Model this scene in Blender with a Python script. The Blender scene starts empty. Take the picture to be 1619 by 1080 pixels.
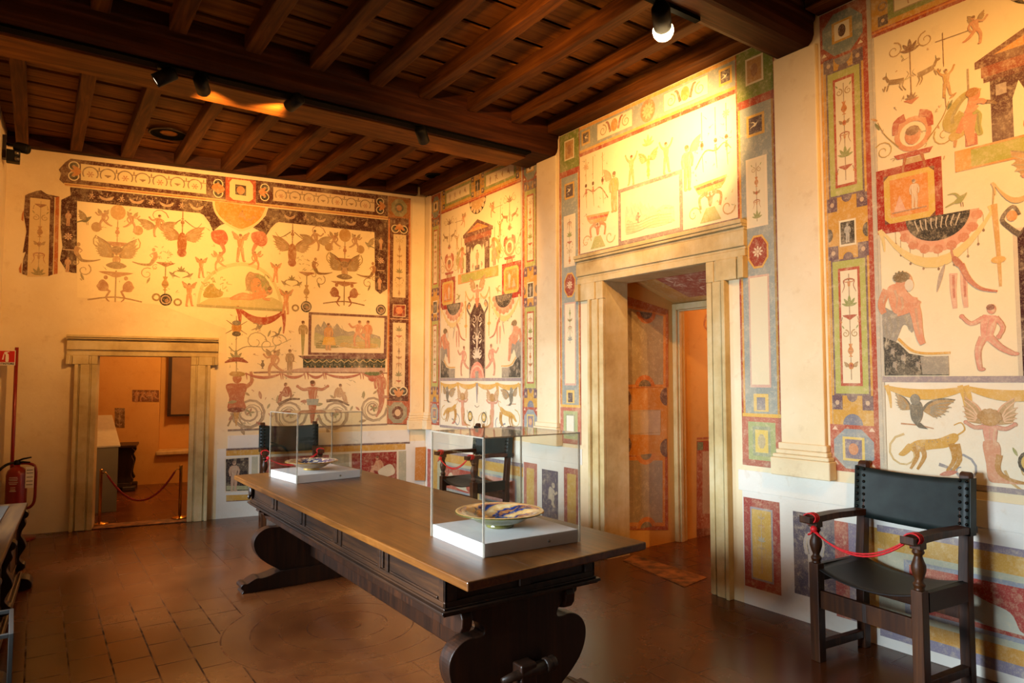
import bpy, bmesh, math, random
from math import sin, cos, pi, radians, sqrt, atan2, exp
from mathutils import Vector, Matrix
random.seed(7)
SC = bpy.context.scene
COL = SC.collection
V3 = Vector

# ------------------------------------------------------------------ camera
FPX, PCX, PCY = 1069.5, 809.5, 540.0
YAW, PIT = .61218, .05649
EYE = V3((0, 0, 1.6))
c_f = V3((sin(YAW)*cos(PIT), cos(YAW)*cos(PIT), sin(PIT)))
c_r = V3((cos(YAW), -sin(YAW), 0))
c_u = c_r.cross(c_f)
cam = bpy.data.cameras.new('camera')
cam.sensor_fit = 'HORIZONTAL'; cam.sensor_width = 36; cam.lens = 36*FPX/1619
cam.clip_start = .05; cam.clip_end = 100
co = bpy.data.objects.new('camera', cam); COL.objects.link(co)
co.matrix_world = Matrix(((c_r.x, c_u.x, -c_f.x, EYE.x), (c_r.y, c_u.y, -c_f.y, EYE.y), (c_r.z, c_u.z, -c_f.z, EYE.z), (0, 0, 0, 1)))
SC.camera = co

def ray(x, y): return c_f + (x-PCX)/FPX*c_r - (y-PCY)/FPX*c_u
def atz(x, y, z=0):
    d = ray(x, y); return EYE + d*((z-EYE.z)/d.z)
def atx(x, y, X):
    d = ray(x, y); return EYE + d*(X/d.x)
def aty(x, y, Y):
    d = ray(x, y); return EYE + d*(Y/d.y)

# ------------------------------------------------------------------ the room's own coordinates
XR = 4.22                                   # face of the right wall
TB = -.16246
EB = V3((cos(TB), sin(TB), 0)); NB = V3((-sin(TB), cos(TB), 0)); DB = 8.58   # back wall: along, into, distance
def back(s, z, off=0): return EB*s + NB*(DB-off) + V3((0, 0, z))             # off = out of the wall towards the room
def right(u, z, off=0): return V3((XR-off, -u, z))
def bk(x, y):
    d = ray(x, y); t = (DB - NB.dot(EYE))/NB.dot(d); p = EYE + d*t
    return (EB.dot(p), p.z)
def rw(x, y):
    p = atx(x, y, XR); return (-p.y, p.z)
def left_x(y): return -.735 + .047*y         # face of the left wall
ZC = 4.05                                    # underside of joists

# ------------------------------------------------------------------ colour, materials
def lin(c):
    f = lambda v: v/12.92 if v <= .04045 else ((v+.055)/1.055)**2.4
    if isinstance(c, str): c = [int(c[i:i+2], 16)/255 for i in (0, 2, 4)]
    return tuple(f(v) for v in c[:3])
class M:
    def __init__(s, name):
        s.m = bpy.data.materials.new(name); s.m.use_nodes = True
        s.t = s.m.node_tree; s.n = s.t.nodes; s.b = s.n['Principled BSDF']; s._c = None
    def new(s, k, **kw):
        n = s.n.new(k)
        for a, v in kw.items(): setattr(n, a, v)
        return n
    def L(s, a, b): s.t.links.new(a, b)
    def co(s, kind='Object', scale=(1, 1, 1), rot=(0, 0, 0)):
        tc = s.new('ShaderNodeTexCoord'); mp = s.new('ShaderNodeMapping')
        mp.inputs['Scale'].default_value = scale; mp.inputs['Rotation'].default_value = rot
        s.L(tc.outputs[kind], mp.inputs['Vector']); return mp.outputs[0]
    def noise(s, vec, scale, detail=4, rough=.55, dist=0):
        n = s.new('ShaderNodeTexNoise'); n.inputs['Scale'].default_value = scale; n.inputs['Detail'].default_value = detail
        n.inputs['Roughness'].default_value = rough; n.inputs['Distortion'].default_value = dist
        s.L(vec, n.inputs['Vector']); return n.outputs['Fac']
    def ramp(s, fac, stops):
        r = s.new('ShaderNodeValToRGB'); e = r.color_ramp.elements
        while len(e) < len(stops): e.new(.5)
        for el, (p, c) in zip(e, stops):
            el.position = p; el.color = (*lin(c), 1) if not isinstance(c, (int, float)) else (c, c, c, 1)
        s.L(fac, r.inputs[0]); return r.outputs[0]
    def mix(s, fac, a, b, mode='MIX'):
        n = s.new('ShaderNodeMix', data_type='RGBA', blend_type=mode)
        for i, v in ((0, fac), (6, a), (7, b)):
            if hasattr(v, 'node'): s.L(v, n.inputs[i])
            elif i == 0: n.inputs[i].default_value = v
            else: n.inputs[i].default_value = (*lin(v), 1)
        return n.outputs[2]
    def math(s, op, a, b=0, clamp=False):
        n = s.new('ShaderNodeMath', operation=op, use_clamp=clamp)
        for i, v in ((0, a), (1, b)):
            if hasattr(v, 'node'): s.L(v, n.inputs[i])
            else: n.inputs[i].default_value = v
        return n.outputs[0]
    def set(s, **kw):
        nm = dict(col='Base Color', rough='Roughness', metal='Metallic', spec='Specular IOR Level', coat='Coat Weight', coatr='Coat Roughness')
        for k, v in kw.items():
            i = s.b.inputs[nm[k]]
            if hasattr(v, 'node'): s.L(v, i)
            elif k == 'col': i.default_value = (*lin(v), 1)
            else: i.default_value = v
        return s
    def bump(s, h, dist=.01, st=.5):
        b = s.new('ShaderNodeBump'); b.inputs['Strength'].default_value = st; b.inputs['Distance'].default_value = dist
        s.L(h, b.inputs['Height']); s.L(b.outputs[0], s.b.inputs['Normal']); return s

MT = {}
def plain(name, col, rough=.5, metal=0, var=.12, scale=20, spec=.5, coat=0):
    m = M(name); v = m.co(); n = m.noise(v, scale, 3)
    c = lin(col); dk = tuple(max(0, x*(1-var*1.6)) for x in c); lt = tuple(min(1, x*(1+var)) for x in c)
    r = m.new('ShaderNodeValToRGB'); r.color_ramp.elements[0].position = .3; r.color_ramp.elements[1].position = .7
    r.color_ramp.elements[0].color = (*dk, 1); r.color_ramp.elements[1].color = (*lt, 1); m.L(n, r.inputs[0])
    m.set(col=r.outputs[0], rough=rough, metal=metal, spec=spec, coat=coat); MT[name] = m.m; return m
def wood(name, dark, mid, light, along='Y', rough=.4, coat=0, scale=1., bump=.3, wear=0, spec=.35):
    m = M(name); sc = {'X': (.35, 6, 6), 'Y': (6, .35, 6), 'Z': (6, 6, .35)}[along]
    v = m.co('Object', tuple(x*scale for x in sc)); n1 = m.noise(v, 3.2, 6, .6, 1.2)
    v2 = m.co('Object'); n2 = m.noise(v2, 1.7*scale, 3)
    c = m.ramp(n1, [(.25, dark), (.5, mid), (.75, light)])
    d = m.ramp(n2, [(.3, .45), (.7, 1.)]); c = m.mix(.85, c, d, 'MULTIPLY')
    if wear:
        n3 = m.noise(v2, 5*scale, 5, .7); w = m.ramp(n3, [(.56, 0.), (.68, 1.)]); c = m.mix(m.math('MULTIPLY', w, wear), c, light)
    m.set(col=c, rough=rough, coat=coat, coatr=.15, spec=spec)
    m.bump(n1, .004, bump); MT[name] = m.m; return m

CREAM_A, CREAM_B, CREAM_C = 'ead9b6', 'e2cda4', 'd4ba8e'
def plaster_nodes(m, A=None):
    v = m.co('Object'); n1 = m.noise(v, .9, 5, .6); n2 = m.noise(v, 9, 5, .65); n3 = m.noise(v, 45, 3)
    A = A or (CREAM_C, CREAM_B, CREAM_A); c = m.ramp(n1, [(.3, A[0]), (.48, A[1]), (.68, A[2])])
    c = m.mix(m.ramp(n2, [(.58, 0.), (.78, .45)]), c, 'c5a67a')
    c = m.mix(m.ramp(n3, [(.6, 0.), (.8, .2)]), c, 'f4ead4')
    return c, n1, n2, n3
def plaster(name, tint=None, amt=1, A=None):
    m = M(name); c, n1, n2, n3 = plaster_nodes(m, A)
    if tint: c = m.mix(amt, c, tint, 'MULTIPLY')
    m.set(col=c, rough=.85, spec=.25); m.bump(m.math('ADD', m.math('MULTIPLY', n2, .6), m.math('MULTIPLY', n3, .25)), .012, .35)
    MT[name] = m.m
plaster('plaster'); plaster('plaster_ochre', 'e8c27a', .9); plaster('plaster_white', A=('d2cabc', 'dcd6ca', 'e6e2da'))
def fresco():
    m = M('fresco_paint'); c, n1, n2, n3 = plaster_nodes(m)
    at = m.new('ShaderNodeAttribute', attribute_name='paint')
    v = m.co('Object'); w1 = m.noise(v, 26, 6, .75); w2 = m.noise(v, 3.1, 5, .65); w3 = m.noise(v, 120, 2, .5)
    keep = m.math('MULTIPLY', m.ramp(w1, [(.32, .6), (.5, 1.)]), m.ramp(w2, [(.34, .78), (.5, 1.)]))
    keep = m.math('MULTIPLY', keep, m.ramp(w3, [(.3, .82), (.5, 1.)]))
    f = m.math('MULTIPLY', at.outputs['Alpha'], keep)
    p = m.mix(m.ramp(w1, [(.4, .0), (.75, .12)]), at.outputs['Color'], 'f0d8b0', 'SOFT_LIGHT')
    m.set(col=m.mix(f, c, p), rough=.8, spec=.25)
    m.bump(m.math('ADD', m.math('MULTIPLY', n2, .6), m.math('MULTIPLY', n3, .25)), .012, .3); MT['fresco'] = m.m
fresco()
def stone():
    m = M('stone'); v = m.co('Object'); n1 = m.noise(v, 2.2, 6, .65); n2 = m.noise(m.co('Object', (6, 6, 1.5)), 2., 5, .6); n3 = m.noise(v, 60, 2)
    c = m.ramp(n1, [(.28, 'a08450'), (.5, 'c4ac78'), (.72, 'd6c69c')])
    c = m.mix(m.ramp(n2, [(.5, 0.), (.8, .3)]), c, '8a744a')
    m.set(col=c, rough=.7, spec=.3); m.bump(m.math('ADD', n1, m.math('MULTIPLY', n3, .3)), .01, .35); MT['stone'] = m.m
stone()
MED = (1.72, 4.32)
def floor_mat():
    m = M('terracotta'); v = m.co('Object', (1, 1, 1), (0, 0, pi/2))
    br = m.new('ShaderNodeTexBrick'); m.L(v, br.inputs['Vector'])
    br.offset = .5; br.inputs['Scale'].default_value = 1; br.inputs['Brick Width'].default_value = .36; br.inputs['Row Height'].default_value = .2
    br.inputs['Mortar Size'].default_value = .0045; br.inputs['Mortar Smooth'].default_value = 0; br.inputs['Bias'].default_value = 0
    br.inputs['Color1'].default_value = (.8, .8, .8, 1); br.inputs['Color2'].default_value = (1, 1, 1, 1); br.inputs['Mortar'].default_value = (.9, .9, .9, 1)
    v2 = m.co('Object'); n1 = m.noise(v2, 1.1, 6, .62); n2 = m.noise(v2, 7, 3, .5); n3 = m.noise(m.co('Object', (1.2, 2.6, 1)), 3, 5, .6)
    c = m.ramp(n1, [(.25, '43200e'), (.5, '5c2f14'), (.75, '74421e')])
    c = m.mix(m.ramp(n2, [(.5, 0.), (.75, .18)]), c, '3a1e10')
    c = m.mix(m.ramp(n3, [(.5, 0.), (.8, .10)]), c, '9a6236')
    c = m.mix(.35, c, br.outputs['Color'], 'MULTIPLY')
    dz = m.new('ShaderNodeVectorMath', operation='DISTANCE'); m.L(v2, dz.inputs[0]); dz.inputs[1].default_value = (.5, 4.5, 0)
    jf = m.math('MULTIPLY', br.outputs['Fac'], m.math('MAXIMUM', m.math('MULTIPLY', m.ramp(m.noise(v2, .8, 3), [(.46, 0.), (.62, .35)]), 1), m.math('MULTIPLY', m.ramp(m.math('MULTIPLY', dz.outputs['Value'], .8), [(.75, 1.), (1.0, .0)]), m.ramp(n2, [(.35, .15), (.6, .8)]))))
    # a round brick medallion laid in the floor
    vd = m.new('ShaderNodeVectorMath', operation='DISTANCE'); m.L(v2, vd.inputs[0]); vd.inputs[1].default_value = (MED[0], MED[1], 0)
    rr = vd.outputs['Value']; ln = m.math('LESS_THAN', m.math('ABSOLUTE', m.math('SUBTRACT', m.math('FRACT', m.math('MULTIPLY', rr, 1/.17)), .5)), .028)
    ins = m.math('LESS_THAN', rr, .78); jf = m.math('MULTIPLY', jf, m.math('SUBTRACT', 1, ins)); jf = m.math('ADD', jf, m.math('MULTIPLY', m.math('MULTIPLY', ln, ins), m.ramp(n2, [(.4, .05), (.6, .4)])), True)
    c = m.mix(jf, c, '0c0603')
    m.set(col=c, rough=m.math('ADD', m.ramp(n1, [(.3, .2), (.7, .3)]), m.math('MULTIPLY', jf, .5)), spec=m.math('MULTIPLY', m.math('SUBTRACT', 1, jf), .4))
    m.bump(m.math('SUBTRACT', 1, jf), .004, .3); MT['floor'] = m.m
floor_mat()
wood('ceiling_wood', '301707', '5e3410', '7e4c18', 'Y', .65, bump=.4, spec=.15)
wood('ceiling_board', '462608', '7e4a14', '9a6220', 'X', .65, bump=.4, spec=.15)
wood('beam_wood', '240e06', '43200d', '5c2f12', 'X', .65, bump=.4, spec=.15)
wood('tabletop_wood', '3c1f0a', '663a12', '84501e', 'Y', .36, coat=.12, bump=.2, wear=.25)
wood('table_wood', '140a05', '2a1509', '43210c', 'Z', .42, coat=0, bump=.25)
wood('apron_wood', '160b05', '2a170a', '432610', 'Y', .42, coat=.05, bump=.3)
wood('chair_wood', '241006', '4a260b', '6c3d15', 'Z', .45, coat=0, bump=.25)
wood('chest_wood', '24150a', '432a13', '5e3f1e', 'Y', .42, bump=.3)
wood('carved_wood', '160c06', '2a180c', '3f2614', 'Z', .45, bump=.4)
plain('leather', '182220', .5, spec=.35, var=.35, scale=9); plain('leather_seat', '161210', .5, var=.3, scale=9)
plain('nail', '1c1a18', .35, .8); plain('black_metal', '0a0a0a', .55, 0, spec=.2); plain('track_black', '070707', .85, 0, spec=.05); plain('brass', 'c79a4a', .22, 1, .05); plain('steel', '7a746a', .35, .9); plain('dark_steel', '120f0c', .5, 0)
plain('white_board', 'cfcccf', .6, var=.03); plain('red_paint', '8a1512', .3, .1, .08, coat=.3); plain('red_cord', 'd1161c', .55, var=.15, scale=60)
plain('rope_red', '8c1418', .7, var=.2, scale=60); plain('sign_red', 'c01818', .45, var=.03); plain('sign_white', 'efe9dd', .5, var=.03); plain('rubber', '111010', .6)
plain('slope_top', 'a89f88', .6, var=.04); plain('grey_panel', '6b6552', .7, var=.05, scale=3); plain('shutter', '9a7a50', .6, var=.12, scale=3); plain('dark_wood', '2a1608', .55); plain('greybox', '2c2822', .55)
plain('foot_gilt', 'b8924a', .3, .3); plain('dark_hole', '060504', .9, spec=.05); plain('threshold', '8e5c2c', .6, var=.6, scale=9)
def glass(name, tint='ffffff', refl=1.0):
    m = M(name); m.n.remove(m.b); out = m.n['Material Output']
    tr = m.new('ShaderNodeBsdfTransparent'); tr.inputs[0].default_value = (*lin(tint), 1)
    gl = m.new('ShaderNodeBsdfGlossy'); gl.inputs['Roughness'].default_value = .01
    fr = m.new('ShaderNodeLayerWeight'); fr.inputs[0].default_value = .5
    sch = m.math('ADD', .022, m.math('MULTIPLY', m.math('POWER', fr.outputs['Facing'], 4.), .8))
    mx = m.new('ShaderNodeMixShader'); m.L(m.math('MULTIPLY', sch, refl, True), mx.inputs[0]); m.L(tr.outputs[0], mx.inputs[1]); m.L(gl.outputs[0], mx.inputs[2])
    m.L(mx.outputs[0], out.inputs[0]); MT[name] = m.m
glass('acrylic', 'fbfbf8', .9); glass('pane', 'f4f6f4', 1)
def edge():
    m = M('acrylic_edge'); m.set(col='b8ab98', rough=.25, spec=.5); m.b.inputs['Alpha'].default_value = .5  # pale tint paints in the light that the sheet edges gather
    m.b.inputs['Transmission Weight'].default_value = .3; MT['acrylic_edge'] = m.m
edge()
def lamp_face(name, col, st):
    m = M(name); m.set(col='ffffff'); m.b.inputs['Emission Color'].default_value = (*lin(col), 1); m.b.inputs['Emission Strength'].default_value = st; MT[name] = m.m
lamp_face('lamp_on', 'ffdca0', 40); lamp_face('lamp_dim', 'ffe8c8', 4)
def maiolica(name, inner, rim):
    # painted plate: leaf shapes by angle, rings by radius, in the plate's own coordinates
    m = M(name); tc = m.new('ShaderNodeTexCoord'); sx = m.new('ShaderNodeSeparateXYZ'); m.L(tc.outputs['Object'], sx.inputs[0])
    r = m.math('SQRT', m.math('ADD', m.math('POWER', sx.outputs[0], 2), m.math('POWER', sx.outputs[1], 2)))
    a = m.math('ARCTAN2', sx.outputs[1], sx.outputs[0])
    wv = m.math('SINE', m.math('ADD', m.math('MULTIPLY', a, 5), m.math('MULTIPLY', r, 60)))
    n = m.noise(tc.outputs['Object'], 14, 3, .5, 1.5); n2 = m.noise(tc.outputs['Object'], 30, 2)
    leaf = m.ramp(m.math('ADD', m.math('MULTIPLY', wv, .3), n), [(0, 'ead6ae'), (.44, 'e0a852'), (.56, '2a3f86'), (.72, '17224e'), (.86, 'b5702c')])
    fine = m.ramp(n2, [(.42, 'e8dcc0'), (.5, '20306a'), (.62, '38608a'), (.7, 'e8dcc0')])
    well = m.ramp(n, [(.35, '17305e'), (.5, '2f66a0'), (.62, 'd29a3a'), (.72, '1c2c60')])
    base = m.mix(inner, leaf, fine)
    rr = m.ramp(m.math('MULTIPLY', r, 1/.213), [(.40, 1.), (.44, 0.)])
    c = m.mix(rr, base, well)
    ring = m.ramp(m.math('MULTIPLY', r, 1/.213), [(.92, 0.), (.95, 1.)])
    c = m.mix(ring, c, rim)
    m.set(col=c, rough=.12, spec=.6, coat=.6); MT[name] = m.m
maiolica('plate_face_bold', .12, 'd8b070'); maiolica('plate_face_fine', .85, 'c8a25c')
plain('plate_green', '5e5a2c', .2, var=.2, scale=12, coat=.5); plain('plate_ochre', '9a6c2a', .2, var=.2, scale=12, coat=.5)

# ------------------------------------------------------------------ mesh builder
class MB:
    def __init__(s): s.v = []; s.f = []; s.mi = []; s.sm = []
    def add(s, vs, fs, mi=0, smooth=False):
        o = len(s.v); s.v += [V3(x) for x in vs]
        for f in fs: s.f.append([i+o for i in f]); s.mi.append(mi); s.sm.append(smooth)
        return s
    def box(s, x0, y0, z0, x1, y1, z1, mi=0, mat=None):
        vs = [V3(p) for p in ((x0, y0, z0), (x1, y0, z0), (x1, y1, z0), (x0, y1, z0), (x0, y0, z1), (x1, y0, z1), (x1, y1, z1), (x0, y1, z1))]
        if mat is not None: vs = [mat @ p for p in vs]
        return s.add(vs, [(0, 3, 2, 1), (4, 5, 6, 7), (0, 1, 5, 4), (1, 2, 6, 5), (2, 3, 7, 6), (3, 0, 4, 7)], mi)
    def prism(s, poly, fn, d0, d1, mi=0, smooth=False):
        # poly: 2-D outline, fn(a, b, d) -> point
        n = len(poly); vs = [fn(a, b, d0) for a, b in poly] + [fn(a, b, d1) for a, b in poly]
        fs = [tuple(range(n)), tuple(range(2*n-1, n-1, -1))]
        s.add(vs, fs, mi)
        o = len(s.v)-2*n
        for i in range(n):
            j = (i+1) % n; s.f.append([o+j, o+i, o+n+i, o+n+j]); s.mi.append(mi); s.sm.append(smooth)
        return s
    def lathe(s, prof, seg=24, c=(0, 0, 0), mi=0, smooth=True, axis=None, caps=True):
        c = V3(c); q = V3((0, 0, 1)).rotation_difference(V3(axis).normalized()).to_matrix() if axis is not None else Matrix.Identity(3)
        vs = []; fs = []
        for r, z in prof:
            for k in range(seg):
                t = 2*pi*k/seg; vs.append(c + q @ V3((r*cos(t), r*sin(t), z)))
        for i in range(len(prof)-1):
            for k in range(seg):
                a = i*seg+k; b = i*seg+(k+1) % seg; fs.append((a, b, b+seg, a+seg))
        if caps and prof[0][0] > 2e-3: fs.append(tuple(range(seg-1, -1, -1)))
        if caps and prof[-1][0] > 2e-3: fs.append(tuple(range((len(prof)-1)*seg, len(prof)*seg)))
        return s.add(vs, fs, mi, smooth)
    def tube(s, pts, r, seg=8, mi=0, closed=False):
        pts = [V3(p) for p in pts]; n = len(pts); vs = []; fs = []; up = V3((0, 0, 1)); prev = None
        for i, p in enumerate(pts):
            a = pts[i-1] if i or closed else p; b = pts[(i+1) % n] if i < n-1 or closed else p
            t = (b-a).normalized()
            if prev is None:
                x = t.cross(up);  x = x if x.length > 1e-3 else t.cross(V3((1, 0, 0)))
            else: x = prev - t*prev.dot(t)
            x.normalize(); prev = x; y = t.cross(x); rr = r[i] if isinstance(r, (list, tuple)) else r
            for k in range(seg):
                q = 2*pi*k/seg; vs.append(p + x*rr*cos(q) + y*rr*sin(q))
        for i in range(n if closed else n-1):
            for k in range(seg):
                a = i*seg+k; b = i*seg+(k+1) % seg; j = ((i+1) % n)*seg; fs.append((a, b, j+(k+1) % seg, j+k))
        if not closed: fs += [tuple(range(seg-1, -1, -1)), tuple(range((n-1)*seg, n*seg))]
        return s.add(vs, fs, mi, True)
    def build(s, name, mats, parent=None, bevel=0, loc=None, seg=2):
        me = bpy.data.meshes.new(name); me.from_pydata([tuple(v) for v in s.v], [], s.f)
        for m in ([mats] if not isinstance(mats, (list, tuple)) else mats): me.materials.append(MT[m])
        for p, i, sm in zip(me.polygons, s.mi, s.sm): p.material_index = i; p.use_smooth = sm
        me.update()
        bm = bmesh.new(); bm.from_mesh(me); bmesh.ops.recalc_face_normals(bm, faces=bm.faces); bm.to_mesh(me); bm.free()
        o = bpy.data.objects.new(name, me); COL.objects.link(o)
        if loc is not None:
            o.location = loc
        if parent is not None: o.parent = parent
        if bevel:
            b = o.modifiers.new('soft edges', 'BEVEL'); b.width = bevel; b.segments = seg; b.limit_method = 'ANGLE'; b.angle_limit = radians(40)
        return o
def tag(o, label=None, cat=None, group=None, kind=None):
    for k, v in (('label', label), ('category', cat), ('group', group), ('kind', kind)):
        if v: o[k] = v
    return o
def empty(name, loc, rz=0):
    o = bpy.data.objects.new(name, None); COL.objects.link(o); o.location = loc; o.rotation_euler = (0, 0, rz); o.empty_display_size = .1; return o
def copy_tree(o, parent=None):
    c = o.copy(); COL.objects.link(c)
    if parent is not None: c.parent = parent
    for ch in list(o.children): copy_tree(ch, c)
    return c
def spline(pts, n=6, closed=False):
    out = []; m = len(pts)
    g = lambda i: pts[i % m] if closed else pts[max(0, min(m-1, i))]
    for i in range(m if closed else m-1):
        p0, p1, p2, p3 = g(i-1), g(i), g(i+1), g(i+2)
        for k in range(n):
            t = k/n
            out.append(tuple(.5*((2*b)+(-a+c)*t+(2*a-5*b+4*c-d)*t*t+(-a+3*b-3*c+d)*t**3) for a, b, c, d in zip(p0, p1, p2, p3)))
    if not closed: out.append(tuple(pts[-1]))
    return out
EXPO = 0.0; WORLD = .8
E_A, E_B, E_C, E_D, E_E, E_F, E_G = 50, 520, 330, 420, 560, 560, 420
E_W1, E_W2 = 110, 145
E_R2, E_PS = 80, 45
# ================================================================== THE SHELL
def bkd(x, y, D):
    d = ray(x, y); p = EYE + d*(D/NB.dot(d)); return (EB.dot(p), p.z)
def backD(s, z, d): return EB*s + NB*(DB+d) + V3((0, 0, z))
fl = MB(); fl.add([(-1.4, -3.2, 0), (8.2, -3.2, 0), (8.2, 13.5, 0), (-1.4, 13.5, 0)], [(0, 1, 2, 3)])
floor = tag(fl.build('floor', 'floor'), kind='structure')

# right wall, with the doorway
DY0, DY1, DZ = 3.37, 4.53, 2.5
b = MB()
b.box(XR, -3.1, 0, 4.5, DY0-.06, 4.3).box(XR, DY1+.06, 0, 4.5, 8.0, 4.3).box(XR, DY0-.06, DZ+.06, 4.5, DY1+.06, 4.3)
wall_right = tag(b.build('wall_right', 'plaster'), kind='structure')
# pilasters with moulded bases, plain plaster
def pilaster(fn, a0, a1, parent, z1=3.85, d=.035, ext=.055):
    m = MB(); m.prism([(a0, 1.17), (a1, 1.17), (a1, z1), (a0, z1)], lambda a, z, o: fn(a, z, o), 0, d)
    e = ext
    for (z0, zt, w, dd) in ((.955, 1.075, e, d+.05), (1.075, 1.10, e*.8, d+.04), (1.10, 1.13, e*.5, d+.026), (1.13, 1.175, e*.3, d+.014)):
        m.prism([(a0-w, z0), (a1+w, z0), (a1+w, zt), (a0-w, zt)], lambda a, z, o: fn(a, z, o), 0, dd)
    return m.build('pilaster', 'plaster', parent, .008)
pilaster(right, -5.52, -5.2, wall_right); pilaster(right, -2.755, -2.44, wall_right)
pilaster(right, -7.98, -7.86, wall_right, 4.04, .03, .04)
# plain plaster string course above the dado
m = MB()
for u0, u1 in ((-7.98, -4.86), (-3.13, 3)):
    m.prism([(u0, .80), (u1, .80), (u1, .95), (u0, .95)], right, 0, .006)
m.build('string_course', 'plaster_white', wall_right, .003)
m = MB()
for u0, u1 in ((-7.99, -4.9), (-3.1, 3)): m.prism([(u0, 0), (u1, 0), (u1, .80), (u0, .80)], right, 0, .002)
m.build('dado', 'plaster_white', wall_right)

# back wall, with the small doorway
sL, zT = bk(155, 563); sR, _ = bk(302, 565); zT = 1.86
s0, s1 = -1.75, EB.dot(V3((XR, 8.0, 0)))
b = MB(); TH = .2
for a0, a1, z0, z1 in ((s0, sL-.05, 0, 4.3), (sR+.05, s1+.03, 0, 4.3), (sL-.05, sR+.05, zT+.05, 4.3)):
    b.prism([(a0, z0), (a1, z0), (a1, z1), (a0, z1)], lambda a, z, d: backD(a, z, d), 0, TH)
wall_back = tag(b.build('wall_back', 'plaster'), kind='structure')
spL = bk(649, 500)[0]
pilaster(back, spL, s1-.035, wall_back, 4.04, .03, .04)
m = MB(); m.prism([(bk(360, 690)[0], .80), (spL, .80), (spL, .95), (bk(360, 690)[0], .95)], back, 0, .006); m.build('string_course', 'plaster_white', wall_back, .003)
m = MB(); m.prism([(sR+.3, 0), (s1-.004, 0), (s1-.004, .80), (sR+.3, .80)], back, 0, .002); m.build('dado', 'plaster_white', wall_back)

# left wall with two window openings (outside the photograph's frame, they bring the daylight)
def leftp(y, z, off=0): return V3((left_x(y)-off, y, z))
W1 = (5.3, 6.9, .80, 1.95); W2 = (2.2, 3.7, .75, 1.85)
b = MB()
for y0, y1, z0, z1 in ((-3.1, W2[0], 0, 4.3), (W2[1], W1[0], 0, 4.3), (W1[1], 8.8, 0, 4.3), (W2[0], W2[1], 0, W2[2]), (W2[0], W2[1], W2[3], 4.3), (W1[0], W1[1], 0, W1[2]), (W1[0], W1[1], W1[3], 4.3)):
    b.prism([(y0, z0), (y1, z0), (y1, z1), (y0, z1)], leftp, 0, .35)
wall_left = tag(b.build('wall_left', 'plaster'), kind='structure')
for i, w in enumerate((W1, W2)):
    f = MB(); y0, y1, z0, z1 = w; ym = (y0+y1)/2
    for a0, a1, c0, c1 in ((y0, y0+.06, z0, z1), (y1-.06, y1, z0, z1), (y0+.06, y1-.06, z0, z0+.06), (y0+.06, y1-.06, z1-.06, z1), (ym-.035, ym+.035, z0+.06, z1-.06)):
        f.prism([(a0, c0), (a1, c0), (a1, c1), (a0, c1)], leftp, .2, .26)
    win = tag(f.build('window_%d' % (i+1), 'dark_wood'), kind='structure')
    p = MB()
    for a0, a1 in ((y0+.06, ym-.035), (ym+.035, y1-.06)): p.prism([(a0, z0+.06), (a1, z0+.06), (a1, z1-.06), (a0, z1-.06)], leftp, .228, .232)
    p.build('pane', 'pane', win)
    p = MB(); p.prism([(y0-.05, z0-.05), (y1+.05, z0-.05), (y1+.05, z0), (y0-.05, z0)], leftp, -.04, .2); p.build('sill', 'stone', win, .006)
b = MB(); b.box(-1.4, -3.3, 0, 4.5, -3.1, 4.3); wall_front = tag(b.build('wall_front', 'plaster'), kind='structure')

# ------------------------------------------------------------------ ceiling: boards, joists, great beams
BEAMS = ((5.17, 5.77), (2.43, 2.76), (-.42, -.05))
c = MB(); c.box(-1.2, -3.1, 4.245, 4.5, 9.3, 4.29, 1)
rnd = random.Random(3)
bays = ((5.77, 9.1), (2.76, 5.17), (-.05, 2.43), (-3.1, -.42))
for y0, y1 in bays:
    y = y0+.02
    while y < y1-.05:
        yy = min(y+.265, y1); t = rnd.uniform(-.004, .008)
        c.add([(-1.0, y, 4.182+t), (4.3, y, 4.182+rnd.uniform(-.004, .004)), (4.3, yy, 4.176), (-1.0, yy, 4.176+t*.5), (-1.0, y, 4.205), (4.3, y, 4.205), (4.3, yy, 4.2), (-1.0, yy, 4.2)],
              [(0, 1, 2, 3), (7, 6, 5, 4), (0, 4, 5, 1), (1, 5, 6, 2), (2, 6, 7, 3), (3, 7, 4, 0)], 0)
        y += .33
ceiling = tag(c.build('ceiling', ('ceiling_board', 'ceiling_wood')), kind='structure')
JX = [-.68, -.2, .27, .74, 1.25, 1.74, 2.24, 2.69, 3.18, 3.67]
for y0, y1 in bays:
    for x in JX:
        ye = min(y1, (DB-.1617*x)/.9867-.1); xs = max(x, left_x(y0)+.1)
        if x < left_x(y1 if y1 < 8 else 8)+.05: continue
        w = rnd.uniform(.052, .062); dx = rnd.uniform(-.01, .01)
        m = MB(); m.box(x-w, y0-.005, ZC+rnd.uniform(-.006, .006), x+w, ye, 4.176)
        m.build('joist', 'ceiling_wood', ceiling, .008)
for k, (y0, y1) in enumerate(BEAMS):
    pr = [(y0, 4.178), (y0, 4.075), (y0+.018, 4.065), (y0+.018, 4.02), (y0+.03, 4.01), (y0+.03, 3.925), (y0+.045, 3.885), (y0+.08, 3.855), (y0+.11, 3.85),
          (y1-.06, 3.85), (y1-.02, 3.865), (y1, 3.90), (y1, 4.178)]
    m = MB(); m.prism(pr, lambda a, z, x: V3((x, a, z)), left_x(y0)+.02, XR-.002); bm_ = m.build('main_beam', 'beam_wood', ceiling, .006)
    if k == 0: MB().box(left_x(y0)+.03, 5.41, 3.838, XR-.25, 5.768, 3.862).build('lit_side_board', 'ceiling_board', bm_, .004)  # added board, its lighter wood colours in bounce light under the beam
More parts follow.
